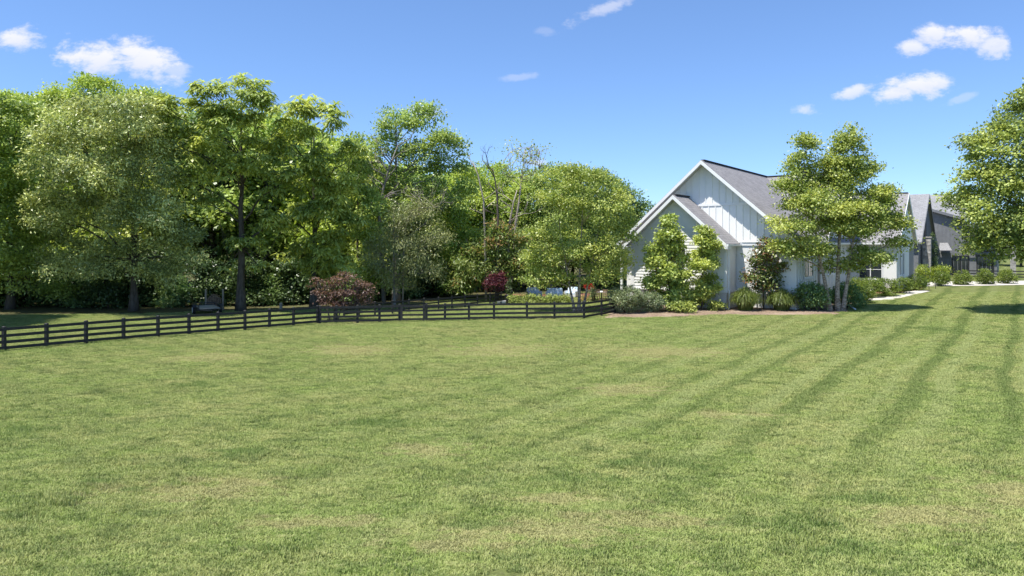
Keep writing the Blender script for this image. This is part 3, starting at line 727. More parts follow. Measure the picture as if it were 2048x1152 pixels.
def dark_house():
    base = HL(9.0, 48.0); h = empty('dark_house', tuple(base), HR, 'charcoal modern house with narrow steep gables and stone pier behind the white one', 'house')
    zb = CH - base[2]                                        # camera height in this frame
    w, r, u, k = MB(), MB(), MB(), MB()
    zr = zb + 6.35; sl = .72; zt = lambda t: zr - .2 - sl * abs(t)
    w.poly([(0, -8.2, -1), (0, 6.2, -1), (0, 6.2, zt(6.2)), (0, 0, zt(0)), (0, -8.2, zt(8.2))])
    w.poly([(-9, -8.2, -1), (0, -8.2, -1), (0, -8.2, zt(8.2)), (-9, -8.2, zt(8.2))])
    batten_wall(w, 'y', -8, 6, 0, 0, zt, 1, .5, .05, .02)
    gable_x(r, u, k, 0, 8.6, -6.2, .35, zr, sl)
    window(h, 'y', -2.6, -.9, 1.0, zb + 3.2, 0.02, 1, 1, 3, M['dark_metal'])
    window(h, 'y', 1.2, 2.7, 1.0, zb + .4, 0.02, 1, 1, 2, M['dark_metal'])
    # taller back block facing the front
    y2 = 7.0; zA = zb + 5.6
    w.poly([(-2, y2, -1), (7.2, y2, -1), (7.2, y2, zb - .1), (3.6, y2, zb + 2.9), (3.3, y2, zb + 3.4), (.2, y2, zb + 4.6), (-2, y2, zb + 5.3)])
    w.poly([(7.2, y2, -1), (7.2, y2 + 9, -1), (7.2, y2 + 9, zb - .1), (7.2, y2, zb - .1)])
    batten_wall(w, 'x', 0, 7, y2, 0, lambda t: zb - .2 + (4.4 - .75 * t if t < 3.4 else max(0, 7.2 - t) * .8), -1, .45, .05, .025)
    w.build('charcoal_wall', M['charcoal'], h)
    slab(r, [(-2.2, y2 - .5, zb + 5.45), (3.9, y2 - .5, zb + 3.3), (5.2, y2 + 5.5, zb + 6.9), (-3, y2 + 5.5, zb + 7.0)], .1)
    slab(r, [(7.6, y2 - .4, zb - .15), (7.6, y2 + 8, zb - .15), (3.4, y2 + 8, zb + 3.2), (3.4, y2 - .4, zb + 3.2)], .1)
    r.build('roof', M['shingle_dark'], h); u.build('soffit', M['charcoal'], h)
    k.bar((-2.2, y2 - .55, zb + 5.32), (3.9, y2 - .55, zb + 3.17), .08, .34); k.build('fascia', M['charcoal'], h)
    e = MB(); e.bar((3.35, y2 - .46, zb + 3.1), (7.6, y2 - .46, zb - .25), .1, .3); e.bar((7.6, y2 - .46, zb - .25), (9.2, y2 - .46, zb - .3), .1, .22); e.bar((-.2, y2 - .3, zb - 1.35), (9.2, y2 - .3, zb - 1.35), .12, .2); e.build('eave_trim', M['charcoal_pale'], h)
    d = MB(); d.box((4.6, y2 - 1.2, zb + .3), (7.0, y2 - .02, zb + 2.6)); d.build('dormer', M['charcoal'], h)
    window(h, 'x', 5.0, 6.8, zb + .5, zb + 2.5, y2 - 1.2, -1, 3, 1, M['dark_metal'], 'dormer_window')
    window(h, 'x', 2.3, 4.2, -.2, zb - 1.6, y2, -1, 2, 1, M['dark_metal'], 'entry_door'); window(h, 'x', 5.0, 6.9, -.2, zb - 1.6, y2, -1, 2, 1, M['dark_metal'], 'entry_door')
    c = MB(); c.box((.25, -6.0, -1), (1.05, -4.9, zb + .7)); c.build('stone_pier', M['stone'], h)
    c = MB(); c.box((.18, -6.07, zb + .71), (1.12, -4.83, zb + .82)); c.build('pier_cap', M['concrete'], h)
    c = MB(); slab(c, [(.9, 5.2, zb - .9), (2.4, 5.2, zb - .9), (1.8, 6.9, zb + .1), (.9, 6.9, zb + .1)], .08); c.build('porch_roof', M['shingle_dark'], h)
    c = MB(); c.box((8.6, y2 - .5, -1), (9.2, y2 + .1, zb - .42)); c.build('porch_post', M['stone'], h)
dark_house()

# ------------------------------------------------------------------ fences
def fence(name, label, posts, height, boards, pw=0.15, bh=0.15, square_top=True, parts_from=0, over=0.06):
    root = empty(name, tuple(posts[0]), 0, label, 'fence', 'black board fences')
    o = np.array(posts[0])
    ln = []
    for i, p in enumerate(posts):
        q = np.array(p) - o; m = MB(); hh = height + over
        m.box((q[0] - pw / 2, q[1] - pw / 2, q[2] - .3), (q[0] + pw / 2, q[1] + pw / 2, q[2] + hh))
        m.hexa([(q[0] - pw / 2, q[1] - pw / 2, q[2] + hh), (q[0] + pw / 2, q[1] - pw / 2, q[2] + hh), (q[0] + pw / 2, q[1] + pw / 2, q[2] + hh), (q[0] - pw / 2, q[1] + pw / 2, q[2] + hh),
                (q[0] - pw / 4, q[1] - pw / 4, q[2] + hh + .025), (q[0] + pw / 4, q[1] - pw / 4, q[2] + hh + .025), (q[0] + pw / 4, q[1] + pw / 4, q[2] + hh + .025), (q[0] - pw / 4, q[1] + pw / 4, q[2] + hh + .025)])
        m.build('post', M['blackfence'], root)
        if i + 1 < len(posts):
            a, b = q, np.array(posts[i + 1]) - o; d = (b - a) / np.linalg.norm(b - a); nrm = np.array([d[1], -d[0], 0])
            if nrm[1] > 0: nrm = -nrm
            m = MB()
            for z in boards:
                jit = RNG.normal(0, .008, 2)
                m.bar(a + nrm * (pw / 2 + .02) + (0, 0, z + jit[0]), b + nrm * (pw / 2 + .02) + (0, 0, z + jit[1]), .03, bh)
            m.build('board_panel', M['blackfence'], root)
    return root
BO = (1.13, .80, .49, .19)
def on_line(px_list, pa, pb):
    """points where the plan line through two photo ground points meets the given photo columns"""
    a, b = np.array(pa[:2]), np.array(pb[:2]); out = []
    for px in px_list:
        k = (px - HX) / F; t = (k * a[1] - a[0]) / ((b[0] - a[0]) - k * (b[1] - a[1])); p = a + (b - a) * t
        out.append(np.array([p[0], p[1], float(ground_h(*p))]))
    return out
ls = on_line([-170, -78, 8, 93, 172, 247, 316, 378, 436, 490, 539, 587, 635], GP(8, 703), GP(635, 648))
fence('paddock_fence', 'black four board fence running down the left side of the lawn', ls, 1.19, BO)
f1 = on_line([640, 673, 715, 759, 799], GP(635, 648), GP(799, 644))
fence('paddock_fence', 'short black fence run between the bronze maple and the gate', f1, 1.19, BO)
f2 = on_line([853, 890, 938, 988, 1054, 1109, 1168], GP(851, 643.5), GP(1168, 637.5))
f2 += [GP(1203, 632), GP(1230, 626)]
fence('paddock_fence', 'black fence run right of the gate ending by the grey-green shrubs', f2, 1.19, BO)
fb = on_line([688, 718, 750, 785, 818, 848, 877, 904, 930, 955, 980, 1002, 1024], GD(750, 52), GD(1002, 60.8))
fence('paddock_fence', 'lower black fence across the yard behind the gate', fb, 0.98, (.92, .62, .32), .12, .12)
ft = [GD(px, d) for px, d in ((1846, 86), (1890, 85), (1934, 84), (1978, 83), (2022, 82), (2070, 81), (2120, 80))]
fence('paddock_fence', 'distant black fence behind the row of round shrubs', ft, 1.05, (1.0, .66, .32), .13, .13)
def gate():
    a, b = f1[-1], f2[0]; root = empty('paddock_gate', tuple(a), 0, 'black four board gate between two thick posts in the front fence', 'gate')
    o = a; d = (b - a) / np.linalg.norm(b - a); n = np.array([d[1], -d[0], 0]); L_ = np.linalg.norm(b - a)
    if n[1] > 0: n = -n
    p0, p1 = d * .16 + n * .05, d * (L_ - .16) + n * .05
    m = MB()
    for z in (1.1, .8, .5, .2, .05): m.bar(p0 + (0, 0, z), p1 + (0, 0, z), .03, .13 if z > .1 else .07)
    m.build('board_panel', M['blackfence'], root)
    for p in (p0, p1):
        m = MB(); m.bar(p + n * .04 + (0, 0, .03), p + n * .04 + (0, 0, 1.22), .16, .05, tuple(n)); m.build('stile', M['blackfence'], root)
    m = MB(); m.bar(p1 + n * .08 + (0, 0, .95) - d * .1, p1 + n * .08 + (0, 0, .95) + d * .14, .03, .04); m.build('latch', M['dark_metal'], root)
gate()

# ------------------------------------------------------------------ small things in the yard
def trailer():
    p = GD(414, 53.5); root = empty('utility_trailer', tuple(p), math.radians(-58), 'low black utility trailer with white wheel parked by the woods', 'trailer')
    m = MB()
    for y in (-.78, .78): m.box((-1.55, y - .04, .42), (1.55, y + .04, .54))
    for x in (-1.55, -.75, 0, .75, 1.51): m.box((x, -.74, .42), (x + .06, .74, .50))
    for y in (-.78, .78):
        for x in (-1.5, 0, 1.5): m.box((x - .025, y - .025, .54), (x + .025, y + .025, .72))
        m.box((-1.55, y - .025, .72), (1.55, y + .025, .77))
    m.box((-1.55, -.75, .72), (-1.5, .75, .77)); m.build('frame', M['dark_metal'], root)
    m = MB(); m.box((-1.5, -.73, .505), (1.5, .73, .545)); m.build('deck', M['deck'], root)
    m = MB(); m.bar((1.55, -.6, .46), (2.6, 0, .46), .07, .09); m.bar((1.55, .6, .46), (2.6, 0, .46), .07, .09); m.bar((2.5, 0, .46), (2.5, 0, .05), .05, .05); m.build('tongue', M['dark_metal'], root)
    m = MB()
    for z in np.linspace(.1, .75, 6): m.bar((-1.6 - z * .2, -.7, .5 + z * .1), (-1.6 - z * .2, .7, .5 + z * .1), .02, .02)
    m.bar((-1.6, -.7, .5), (-2.6, -.7, .06), .04, .04); m.bar((-1.6, .7, .5), (-2.6, .7, .06), .04, .04); m.bar((-2.6, -.7, .06), (-2.6, .7, .06), .04, .04)
    for y in (-.35, 0, .35): m.bar((-1.6, y, .5), (-2.6, y, .06), .02, .02)
    m.build('ramp', M['dark_metal'], root)
    for y in (-.95, .95):
        m = MB(); m.wheel((0, y, .33), .2, .33, .2, (0, 1, 0)); wo = m.build('wheel', M['tyre'], root)
        m = MB(); m.wheel((0, y, .33), .0, .22, .22, (0, 1, 0)); m.build('rim', M['rim'], wo)
        m = MB(); m.bar((-.45, y, .55), (-.28, y, .74), .24, .03); m.bar((-.28, y, .74), (.28, y, .74), .24, .03); m.bar((.28, y, .74), (.45, y, .55), .24, .03); m.build('mudguard', M['dark_metal'], root)
trailer()
def wood_rack():
    p = GD(429, 56.2); root = empty('firewood_rack', tuple(p), .1, 'rack of split firewood between two pale posts at the woods edge', 'firewood rack')
    for x in (-.68, .68):
        m = MB(); m.box((x - .06, -.06, -.1), (x + .06, .06, 1.75)); m.build('post', M['wood_pale'], root)
    m = MB(); m.box((-.62, -.2, .06), (.62, -.12, .14)); m.box((-.62, .12, .06), (.62, .2, .14)); m.build('bearer', M['wood_pale'], root)
    m = MB(); r = np.random.default_rng(2)
    for row in range(10):
        n = 9 - max(0, row - 6) * 2
        for k in range(n):
            x = (k - (n - 1) / 2) * .132 + r.normal(0, .01); z = .21 + row * .118; rad = r.uniform(.052, .066); l = r.uniform(.2, .26)
            m.tube([(x, -l, z), (x, l, z)], [rad, rad], 6)
    m.build('log_stack', M['wood_log'], root)
wood_rack()
def stub_post():
    p = GD(562, 56.5); m = MB(); m.box((-.1, -.1, -.2), (.1, .1, .52)); m.hexa([(-.12, -.12, .52), (.12, -.12, .52), (.12, .12, .52), (-.12, .12, .52), (-.06, -.06, .6), (.06, -.06, .6), (.06, .06, .6), (-.06, .06, .6)])
    o = m.build('wood_post', M['wood_pale'], None, False, tuple(p)); tag(o, 'short pale wooden post alone at the shaded woods edge', 'post')
stub_post()
def sofa(px, d, w, rz, label):
    p = GD(px, d); root = empty('patio_sofa', tuple(p), rz, label, 'sofa', 'pale patio seats by the pool')
    m = MB(); m.box((-w / 2, -.4, .1), (w / 2, .4, .3))
    for x in (-w / 2 + .05, w / 2 - .05):
        for y in (-.35, .25): m.box((x - .04, y - .04, 0), (x + .04, y + .04, .1))
    m.box((-w / 2 - .08, -.4, .1), (-w / 2, .4, .62)); m.box((w / 2, -.4, .1), (w / 2 + .08, .4, .62)); m.build('frame', M['trim'], root)
    n = max(2, int(w / .75))
    for k in range(n):
        a = -w / 2 + k * w / n + .01; b = a + w / n - .02
        m = MB(); m.box((a, -.4, .305), (b, .22, .47)); m.build('seat_cushion', M['pool_cushion'], root)
        m = MB(); m.hexa([(a, .2, .475), (b, .2, .475), (b, .38, .475), (a, .38, .475), (a, .3, .98), (b, .3, .98), (b, .44, .98), (a, .44, .98)]); m.build('back_cushion', M['pool_cushion'], root)
sofa(1068, 66, 1.25, .3, 'pale blue cushioned patio sofa left under the birch')
sofa(1109, 65, 1.5, -.1, 'pale blue cushioned patio sofa right behind the low hedge')
sofa(1143, 66, 1.0, -.5, 'pale blue single patio seat beside the birch trunk')
def planter(px, d, rz=0):
    p = GD(px, d); m = MB(); m.lathe([(.12, 0), (.16, .05), (.26, .35), (.32, .62), (.3, .72), (.34, .76), (.34, .82), (.28, .82), (.26, .7)], 0, 0, 18)
    o = m.build('planter', M['pot_dark'], None, True, tuple(p)); tag(o, 'tall dark glazed planter holding a slim evergreen', 'planter')
    return p
PLP = planter(1017, 60.5)
def block(px, d, s, name, label, cat, mat):
    p = GD(px, d); m = MB(); m.box((-s[0] / 2, -s[1] / 2, -.1), (s[0] / 2, s[1] / 2, s[2])); m.box((-s[0] / 2 - .04, -s[1] / 2 - .04, s[2]), (s[0] / 2 + .04, s[1] / 2 + .04, s[2] + .07))
    o = m.build(name, mat, None, False, tuple(p)); tag(o, label, cat)
block(1003, 61, (.75, .5, .2), 'stone_block', 'low white stone block beside the dark planter', 'stone block', M['white_stone'])
def lid():
    p = GP(1037, 619.5); m = MB(); m.lathe([(.3, -.05), (.38, .0), (.36, .07), (.2, .09), (0.01, .1)], 0, 0, 18)
    o = m.build('drain_cover', M['grey_lid'], None, False, tuple(p)); tag(o, 'round grey green drain cover in the yard grass', 'drain cover')
lid()
def flower_basket():
    p = GD(1178, 63); root = empty('flower_stand', tuple(p), 0, 'red flowers in a white pot on a slim stand by the porch', 'flower stand')
    m = MB(); m.tube([(0, 0, 0), (0, 0, .75)], [.03, .03], 8); m.lathe([(.25, 0), (.25, .04), (.04, .08)], 0, 0, 14); m.build('stand', M['dark_metal'], root)
    m = MB(); m.lathe([(.14, .75), (.3, .82), (.36, 1.15), (.38, 1.2), (.3, 1.2)], 0, 0, 14); m.build('pot', M['trim'], root, True)
    return root
FLW = flower_basket()
def table_set():
    p = GD(1203, 63.5); root = empty('patio_table', tuple(p), 0, 'pale round patio table on the terrace beside the porch', 'table')
    m = MB(); m.lathe([(.01, .7), (.62, .7), (.65, .73), (.62, .76), (.01, .76)], 0, 0, 24); m.build('table_top', M['white_stone'], root)
    m = MB(); m.lathe([(.32, 0), (.3, .05), (.06, .12), (.05, .7)], 0, 0, 14); m.build('pedestal', M['dark_metal'], root)
    for px, d, rz, lb in ((1192, 62.6, .3, 'brown slatted patio chair facing the round table'), (1213, 62.4, -.5, 'brown slatted patio chair nearest the white house wall')):
        p = GD(px, d); c = empty('patio_chair', tuple(p), rz, lb, 'chair', 'wooden patio chairs')
        m = MB(); m.box((-.26, -.26, .4), (.26, .26, .45)); m.build('seat', M['cedar_wood'], c)
        m = MB()
        for z in (.55, .68, .81, .94): m.box((-.26, -.29, z), (.26, -.262, z + .09))
        m.build('backrest', M['cedar_wood'], c)
        for x in (-.23, .23):
            for y in (-.28, .23):
                m = MB(); m.box((x - .025, y - .025, 0), (x + .025, y + .025, .399 if y > 0 else 1.04)); m.build('leg', M['cedar_wood'], c)
table_set()
def hose():
    pts = [GP(1693, 604), GP(1697, 611), GP(1703, 617), GP(1711, 621)]; b = pts[0]; m = MB()
    m.tube([p - b + (0, 0, .1) for p in pts], [.06] * 4, 8); o = m.build('drain_pipe', M['trim'], None, True, tuple(b)); tag(o, 'white drain pipe lying curved at the end of the mulch bed', 'pipe')
hose()
for px, py, lb in ((1858, 579, 'slim dark path light at the end of the concrete path'), (1871, 577.5, 'slim dark path light nearer the round shrubs')):
    p = GP(px, py); root = empty('path_light', tuple(p), 0, lb, 'light', 'path lights')
    m = MB(); m.tube([(0, 0, -.1), (0, 0, .45)], [.025, .025], 6); m.build('stem', M['dark_metal'], root)
    m = MB(); m.lathe([(.12, .45), (.1, .5), (.02, .58)], 0, 0, 10); m.build('lamp_shade', M['dark_metal'], root)

# ------------------------------------------------------------------ trees and shrubs
def unit(a): return a / (np.linalg.norm(a, axis=-1, keepdims=True) + 1e-9)
def clusters(lobes, dens, r, back=0.55, inner=0.5, sub=True):
    """points spread through a set of ellipsoids, gathered into domed clumps with gaps between; positions, outward directions, tint offsets"""
    P, O, T = [], [], []
    for i, (c, rad) in enumerate(lobes):
        c = np.array(c); rad = np.array(rad)
        area = 4 * math.pi * (((rad[0] * rad[1]) ** 1.6 + (rad[0] * rad[2]) ** 1.6 + (rad[1] * rad[2]) ** 1.6) / 3) ** (1 / 1.6)
        n = max(6, int(area * dens))
        if sub:
            ns = int(min(26, 9 + area * .22)); sd = unit(r.normal(0, 1, (ns, 3))); sd[:, 2] = np.where(sd[:, 2] < -.6, -sd[:, 2], sd[:, 2])
            sk = r.uniform(.5, .86, ns); sc = c + sd * rad * sk[:, None]; sr = r.uniform(.26, .5, ns); st = r.normal(0, .22, ns)
            pick = r.choice(ns, n, p=sr ** 2 / (sr ** 2).sum()); d = unit(r.normal(0, 1, (n, 3))); d[:, 2] = np.where(d[:, 2] < -.25, -d[:, 2] * r.uniform(.2, 1, n), d[:, 2])
            k = 1 - .45 * r.random(n) ** 1.6
            p = sc[pick] + d * rad * (sr[pick] * k)[:, None] * np.array([1, 1, .85]); t = st[pick] + r.normal(0, .1)
            o = unit(unit(d / rad) * .6 + sd[pick] * .6); dd = sd[pick]
        else:
            d = unit(r.normal(0, 1, (n, 3))); k = 1 - inner * r.random(n) ** 1.8
            p = c + d * rad * k[:, None]; o = unit(d / rad); t = np.full(n, r.normal(0, .1)); dd = d
        keep = (dd[:, 2] > -0.9) & ((dd[:, 1] < 0.25) | (r.random(n) < back))
        for j, (c2, r2) in enumerate(lobes):
            if j == i: continue
            q = (((p - np.array(c2)) / np.array(r2)) ** 2).sum(1); keep &= ~((q < 0.4) & (r.random(n) < .75))
        P.append(p[keep]); O.append(o[keep]); T.append(t[keep])
    return np.concatenate(P), np.concatenate(O), np.concatenate(T)
def quads_to_mesh(name, v, tint, mat, parent):
    """v: (n, 4, 3) leaves; tint: (n,)"""
    n = len(v); me = bpy.data.meshes.new(name)
    me.vertices.add(4 * n); me.vertices.foreach_set('co', v.reshape(-1).astype(np.float32))
    me.loops.add(4 * n); me.loops.foreach_set('vertex_index', np.arange(4 * n, dtype=np.int32))
    me.polygons.add(n); me.polygons.foreach_set('loop_start', np.arange(n, dtype=np.int32) * 4)
    try: me.polygons.foreach_set('loop_total', np.full(n, 4, np.int32))
    except Exception: pass
    at = me.attributes.new('tint', 'FLOAT', 'POINT'); at.data.foreach_set('value', np.repeat(tint, 4).astype(np.float32))
    me.materials.append(mat); me.update(calc_edges=True); me.validate()
    o = bpy.data.objects.new(name, me); C.objects.link(o)
    if parent: o.parent = parent
    return o
def leaf_quads(p, axis, nrm, ln, wd, fold=0.25):
    axis = unit(axis); nrm = unit(nrm - axis * (nrm * axis).sum(1, keepdims=True)); sd = np.cross(axis, nrm)
    ln = ln[:, None]; wd = wd[:, None]
    a = p; m = p + axis * ln * .48 - nrm * wd * fold * .5; t = p + axis * ln - nrm * ln * .10
    return np.stack([a, m + sd * wd * .5, t, m - sd * wd * .5], 1)
def foliage(P, O, T, r, style='leaf', m=9, rc=.45, L_=.26, W_=.17, droop=.25, third=0.0, flat=.6, up=.9):
    n = len(P); ct = T + r.normal(0, .16, n)
    thr = (r.random(n) < third)
    if style == 'spray':      # umbrella of drooping fronds
        k = m; az = (r.uniform(0, 6.28, (n, 1)) + np.arange(k) / k * 6.28 + r.normal(0, .25, (n, k)))
        el = r.normal(-.05, .28, (n, k)); ax = np.stack([np.cos(az) * np.cos(el), np.sin(az) * np.cos(el), np.sin(el)], -1)
        ax = ax + O[:, None] * .35
        ln = L_ * r.uniform(.65, 1.25, (n, k)); wd = W_ * r.uniform(.7, 1.3, (n, k))
        pp = P[:, None] + r.normal(0, rc, (n, 1, 3)) * .3 + r.normal(0, .05, (n, k, 3))
        up_ = np.array([0, 0, 1.]) + r.normal(0, .25, (n, k, 3))
        ax, up_, pp = ax.reshape(-1, 3), up_.reshape(-1, 3), pp.reshape(-1, 3); ln, wd = ln.ravel(), wd.ravel()
        axu = unit(ax); q1 = leaf_quads(pp, axu, up_, ln * .6, wd)
        ax2 = unit(axu - np.array([0, 0, .75])); q2 = leaf_quads(pp + axu * (ln * .42)[:, None], ax2, up_ + axu * .4, ln * .6, wd * .9)
        t0 = np.repeat(ct, k) + r.normal(0, .24, n * k) + .48
        return np.concatenate([q1, q2]), np.concatenate([t0, t0 - .05])
    off = r.normal(0, rc, (n, m, 3)) * np.array([1, 1, flat]); pp = (P[:, None] + off)
    ax = O[:, None] * .55 + r.normal(0, .7, (n, m, 3)) + np.array([0, 0, -droop])
    nr = np.array([0, 0, up]) + O[:, None] * .35 + r.normal(0, .55, (n, m, 3))
    t0 = (ct[:, None] + r.normal(0, .30, (n, m)) + .45)
    t0 = np.where(thr[:, None], 1.7, np.clip(t0, 0, 1))
    pp, ax, nr = pp.reshape(-1, 3), ax.reshape(-1, 3), nr.reshape(-1, 3)
    ln = L_ * r.uniform(.6, 1.35, n * m); wd = W_ * r.uniform(.7, 1.3, n * m)
    return leaf_quads(pp, ax, nr, ln, wd), t0.ravel()
def wob(a, b, r, n=5, amp=.06, sag=0.0):
    a, b = np.array(a, float), np.array(b, float); L_ = np.linalg.norm(b - a); out = []
    for k in range(n):
        t = k / (n - 1); p = a + (b - a) * t
        if 0 < k < n - 1: p = p + r.normal(0, amp * L_ / n * 1.5, 3)
        p[2] += sag * L_ * math.sin(math.pi * t); out.append(p)
    return out
def limbs(mb, trunk, rads, targets, r, P=None, twigs=3, base_f=.3, rmin=.025):
    """limbs from the trunk line to each target, then twigs to leaf clusters near it"""
    tr = np.array(trunk); z0, z1 = tr[0][2], tr[-1][2]
    for (c, rad) in targets:
        c = np.array(c); zt = min(max(c[2] - .55 * np.linalg.norm((c - tr[-1])[:2]) - rad[2] * .3, z0 + base_f * (z1 - z0)), z1 - .05)
        k = int(np.argmin(np.abs(tr[:, 2] - zt))); a = tr[k]
        w0 = max(rmin * 1.3, min(rads[k] * .55, .05 + .018 * np.linalg.norm(c - a)))
        pts = wob(a, c, r, 6, .10, .06); mb.tube(pts, list(np.linspace(w0, rmin, 6)), 6)
        if P is not None and twigs:
            d = ((P - c) ** 2).sum(1); near = np.argsort(d)[:60]
            for j in r.choice(near, min(twigs, len(near)), replace=False):
                mb.tube(wob(pts[r.integers(3, 6)], P[j], r, 4, .1), [rmin, rmin * .8, rmin * .6, rmin * .4], 4)
DK = 2.0
def tree(name, label, px, d, lobes, leaf, bk, seed, cat='tree', group=None, dens=1.3, top=None, trunk_r=.25, lean=(0, 0), trunks=None, twigs=3, base_z=None,
         fwd=0.0, lrz=None, trunk_top=None, base_f=.3, back=.55, inner=.5, label_ok=True, **fol):
    """lobes: crown masses as (photo x, photo y, half width, half height[, metres behind the trunk]) at distance d"""
    r = np.random.default_rng(seed); b = GD(px, d); root = empty(name, tuple(b), 0, label, cat, group)
    LB = []
    for lb in lobes:
        px_, py_, rx, ry = lb[:4]; dd = lb[4] if len(lb) > 4 else r.normal(0, .12) * rx / F * d
        tt = (py_ - min(q[1] for q in lobes)) / max(1, max(q[1] for q in lobes) - min(q[1] for q in lobes))
        dd += fwd * (1.35 - 1.35 * tt)
        c = P3(px_, py_, d + dd) - b; s_ = (d + dd) / F
        LB.append((c, (rx * s_, (rx * .55 + ry * .45) * s_ * .95, ry * s_)))
    P, O, T = clusters(LB, dens * DK, r, back, inner)
    v, t = foliage(P, O, T, r, **fol)
    zt = max(c[2] for c, _ in LB) if trunk_top is None else CH - (trunk_top - HY) / F * d - b[2]
    mb = MB(); tl = trunks or [(0.0, 0.0, zt, trunk_r)]
    tlist = []
    for (dx, tx, h_, tr_) in tl:
        n = 9; pts = []
        for k in range(n):
            f = k / (n - 1); pts.append(np.array([dx + tx * f + lean[0] * f + r.normal(0, .03) * h_ * .1 * (f > 0), r.normal(0, .02) * h_ * .1, -.15 + (h_ + .15) * f]))
        rad = [tr_ * (1.35 if k == 0 else 1) * (1 - .88 * (k / (n - 1)) ** .8) for k in range(n)]
        # finer so limbs attach well
        q = [pts[0]]; qr = [rad[0]]
        for k in range(n - 1):
            for s_ in (.5, 1): q.append(pts[k] + (pts[k + 1] - pts[k]) * s_); qr.append(rad[k] + (rad[k + 1] - rad[k]) * s_)
        mb.tube(q, qr, 9); tlist.append((q, qr))
    for i, lb in enumerate(LB):
        q, qr = min(tlist, key=lambda z: np.linalg.norm((np.array(z[0][len(z[0]) // 2]) - lb[0])[:2]))
        limbs(mb, q, qr, [lb], r, P, twigs, base_f)
    mb.build('trunk', B[bk], root, True)
    quads_to_mesh('crown', v, t, L[leaf], root)
    return root

LEAF = dict(style='leaf', m=28, rc=.38, L_=.245, W_=.16)
SPRAY = dict(style='spray', m=13, rc=.5, L_=.72, W_=.155)
FINE = dict(style='leaf', m=30, rc=.33, L_=.29, W_=.10, droop=.35, flat=.9, up=.5)

# front row of the woods, left to right
tree('woodland_tree', 'dark green leafy tree filling the left edge of the woods', 20, 57,
     [(0, 270, 50, 60), (40, 250, 62, 48), (20, 340, 62, 60), (-60, 330, 60, 90), (45, 420, 55, 55), (-20, 450, 70, 70), (15, 520, 62, 55), (75, 500, 42, 55), (60, 565, 55, 40), (-60, 560, 70, 50), (120, 590, 30, 22)],
     'mid', 'brown', 1, fwd=-3.0, dens=1.5, trunk_r=.32, **LEAF)
tree('woodland_tree', 'tall bright green tree top rising behind the olive grey tree', 190, 67,
     [(190, 188, 48, 34), (150, 215, 60, 40), (235, 212, 50, 35), (95, 218, 48, 34), (50, 235, 50, 36), (175, 255, 95, 50), (295, 212, 44, 30), (20, 215, 40, 28), (90, 300, 70, 60), (300, 270, 60, 60), (265, 330, 60, 80)],
     'bright', 'brown', 2, dens=1.35, trunk_r=.38, **LEAF)
tree('woodland_tree', 'olive grey feathery tree with fine leaves and a broad dome', 268, 55.5,
     [(180, 265, 95, 66), (258, 255, 78, 62), (120, 325, 58, 76), (220, 360, 120, 80), (308, 335, 58, 68), (165, 440, 90, 60), (285, 440, 92, 60), (352, 485, 52, 42), (378, 525, 42, 30), (135, 520, 60, 52), (225, 530, 90, 50), (320, 555, 55, 34), (90, 430, 40, 60)],
     'olive', 'brown', 3, fwd=-3.2, dens=1.2, trunk_r=.34, lrz=None, **FINE)
tree('walnut_tree', 'tall walnut with drooping frond clusters and a bare dark lower trunk', 483, 55.6,
     [(482, 200, 62, 46), (430, 192, 42, 32), (392, 232, 48, 38), (452, 258, 78, 48), (530, 232, 40, 42), (335, 225, 46, 32), (412, 312, 56, 40), (520, 308, 56, 40), (345, 285, 50, 40), (470, 345, 48, 30), (386, 365, 44, 34), (556, 372, 42, 38), (548, 445, 40, 26), (420, 410, 36, 22), (498, 498, 40, 24), (462, 530, 26, 16), (520, 535, 22, 14), (370, 300, 40, 50)],
     'walnut', 'brown', 4, fwd=-2.6, dens=.95, trunk_r=.38, twigs=4, trunk_top=215, back=.4, inner=.35, **SPRAY)
tree('walnut_tree', 'broad walnut right of the tall one with foliage down to the bronze maple', 628, 58,
     [(610, 232, 46, 36), (652, 252, 42, 42), (590, 292, 56, 46), (655, 322, 52, 46), (702, 315, 24, 36), (612, 372, 58, 42), (682, 392, 46, 46), (640, 432, 58, 40), (592, 445, 42, 36), (702, 462, 40, 44), (640, 502, 58, 40), (690, 545, 48, 36), (590, 520, 40, 28), (640, 560, 40, 26)],
     'walnut', 'brown', 5, fwd=-2.8, dens=.95, trunk_r=.34, back=.4, inner=.35, **SPRAY)
tree('woodland_tree', 'tall open oak with clear sky between its upper branches', 792, 64,
     [(800, 262, 44, 42), (848, 242, 42, 32), (882, 292, 38, 36), (770, 300, 36, 36), (838, 330, 52, 42), (902, 332, 38, 32), (778, 370, 38, 34), (868, 392, 50, 42), (916, 290, 20, 13), (740, 335, 22, 36), (930, 395, 30, 36), (815, 420, 50, 40)],
     'mid', 'grey', 6, dens=1.15, trunk_r=.36, twigs=7, **LEAF)
tree('woodland_tree', 'young green tree beside the open oak crowding the walnut', 716, 61,
     [(718, 300, 26, 36), (706, 360, 34, 46), (728, 420, 36, 46), (742, 490, 42, 46), (725, 555, 46, 36), (772, 570, 36, 26)],
     'mid', 'brown', 7, fwd=-2.0, dens=1.4, trunk_r=.18, **LEAF)
tree('cedar_tree', 'browning droopy cedar with thin grey twigs standing behind the gate', 788, 57.5,
     [(820, 440, 44, 30), (795, 482, 44, 34), (852, 500, 40, 30), (826, 538, 44, 26), (778, 535, 34, 28), (872, 470, 28, 24), (868, 545, 30, 20), (752, 505, 24, 30), (846, 415, 30, 18), (806, 572, 40, 16)],
     'cedar', 'grey', 8, dens=1.5, trunk_r=.16, twigs=14, style='leaf', m=26, rc=.4, L_=.26, W_=.05, droop=.9, flat=.8, up=.4)
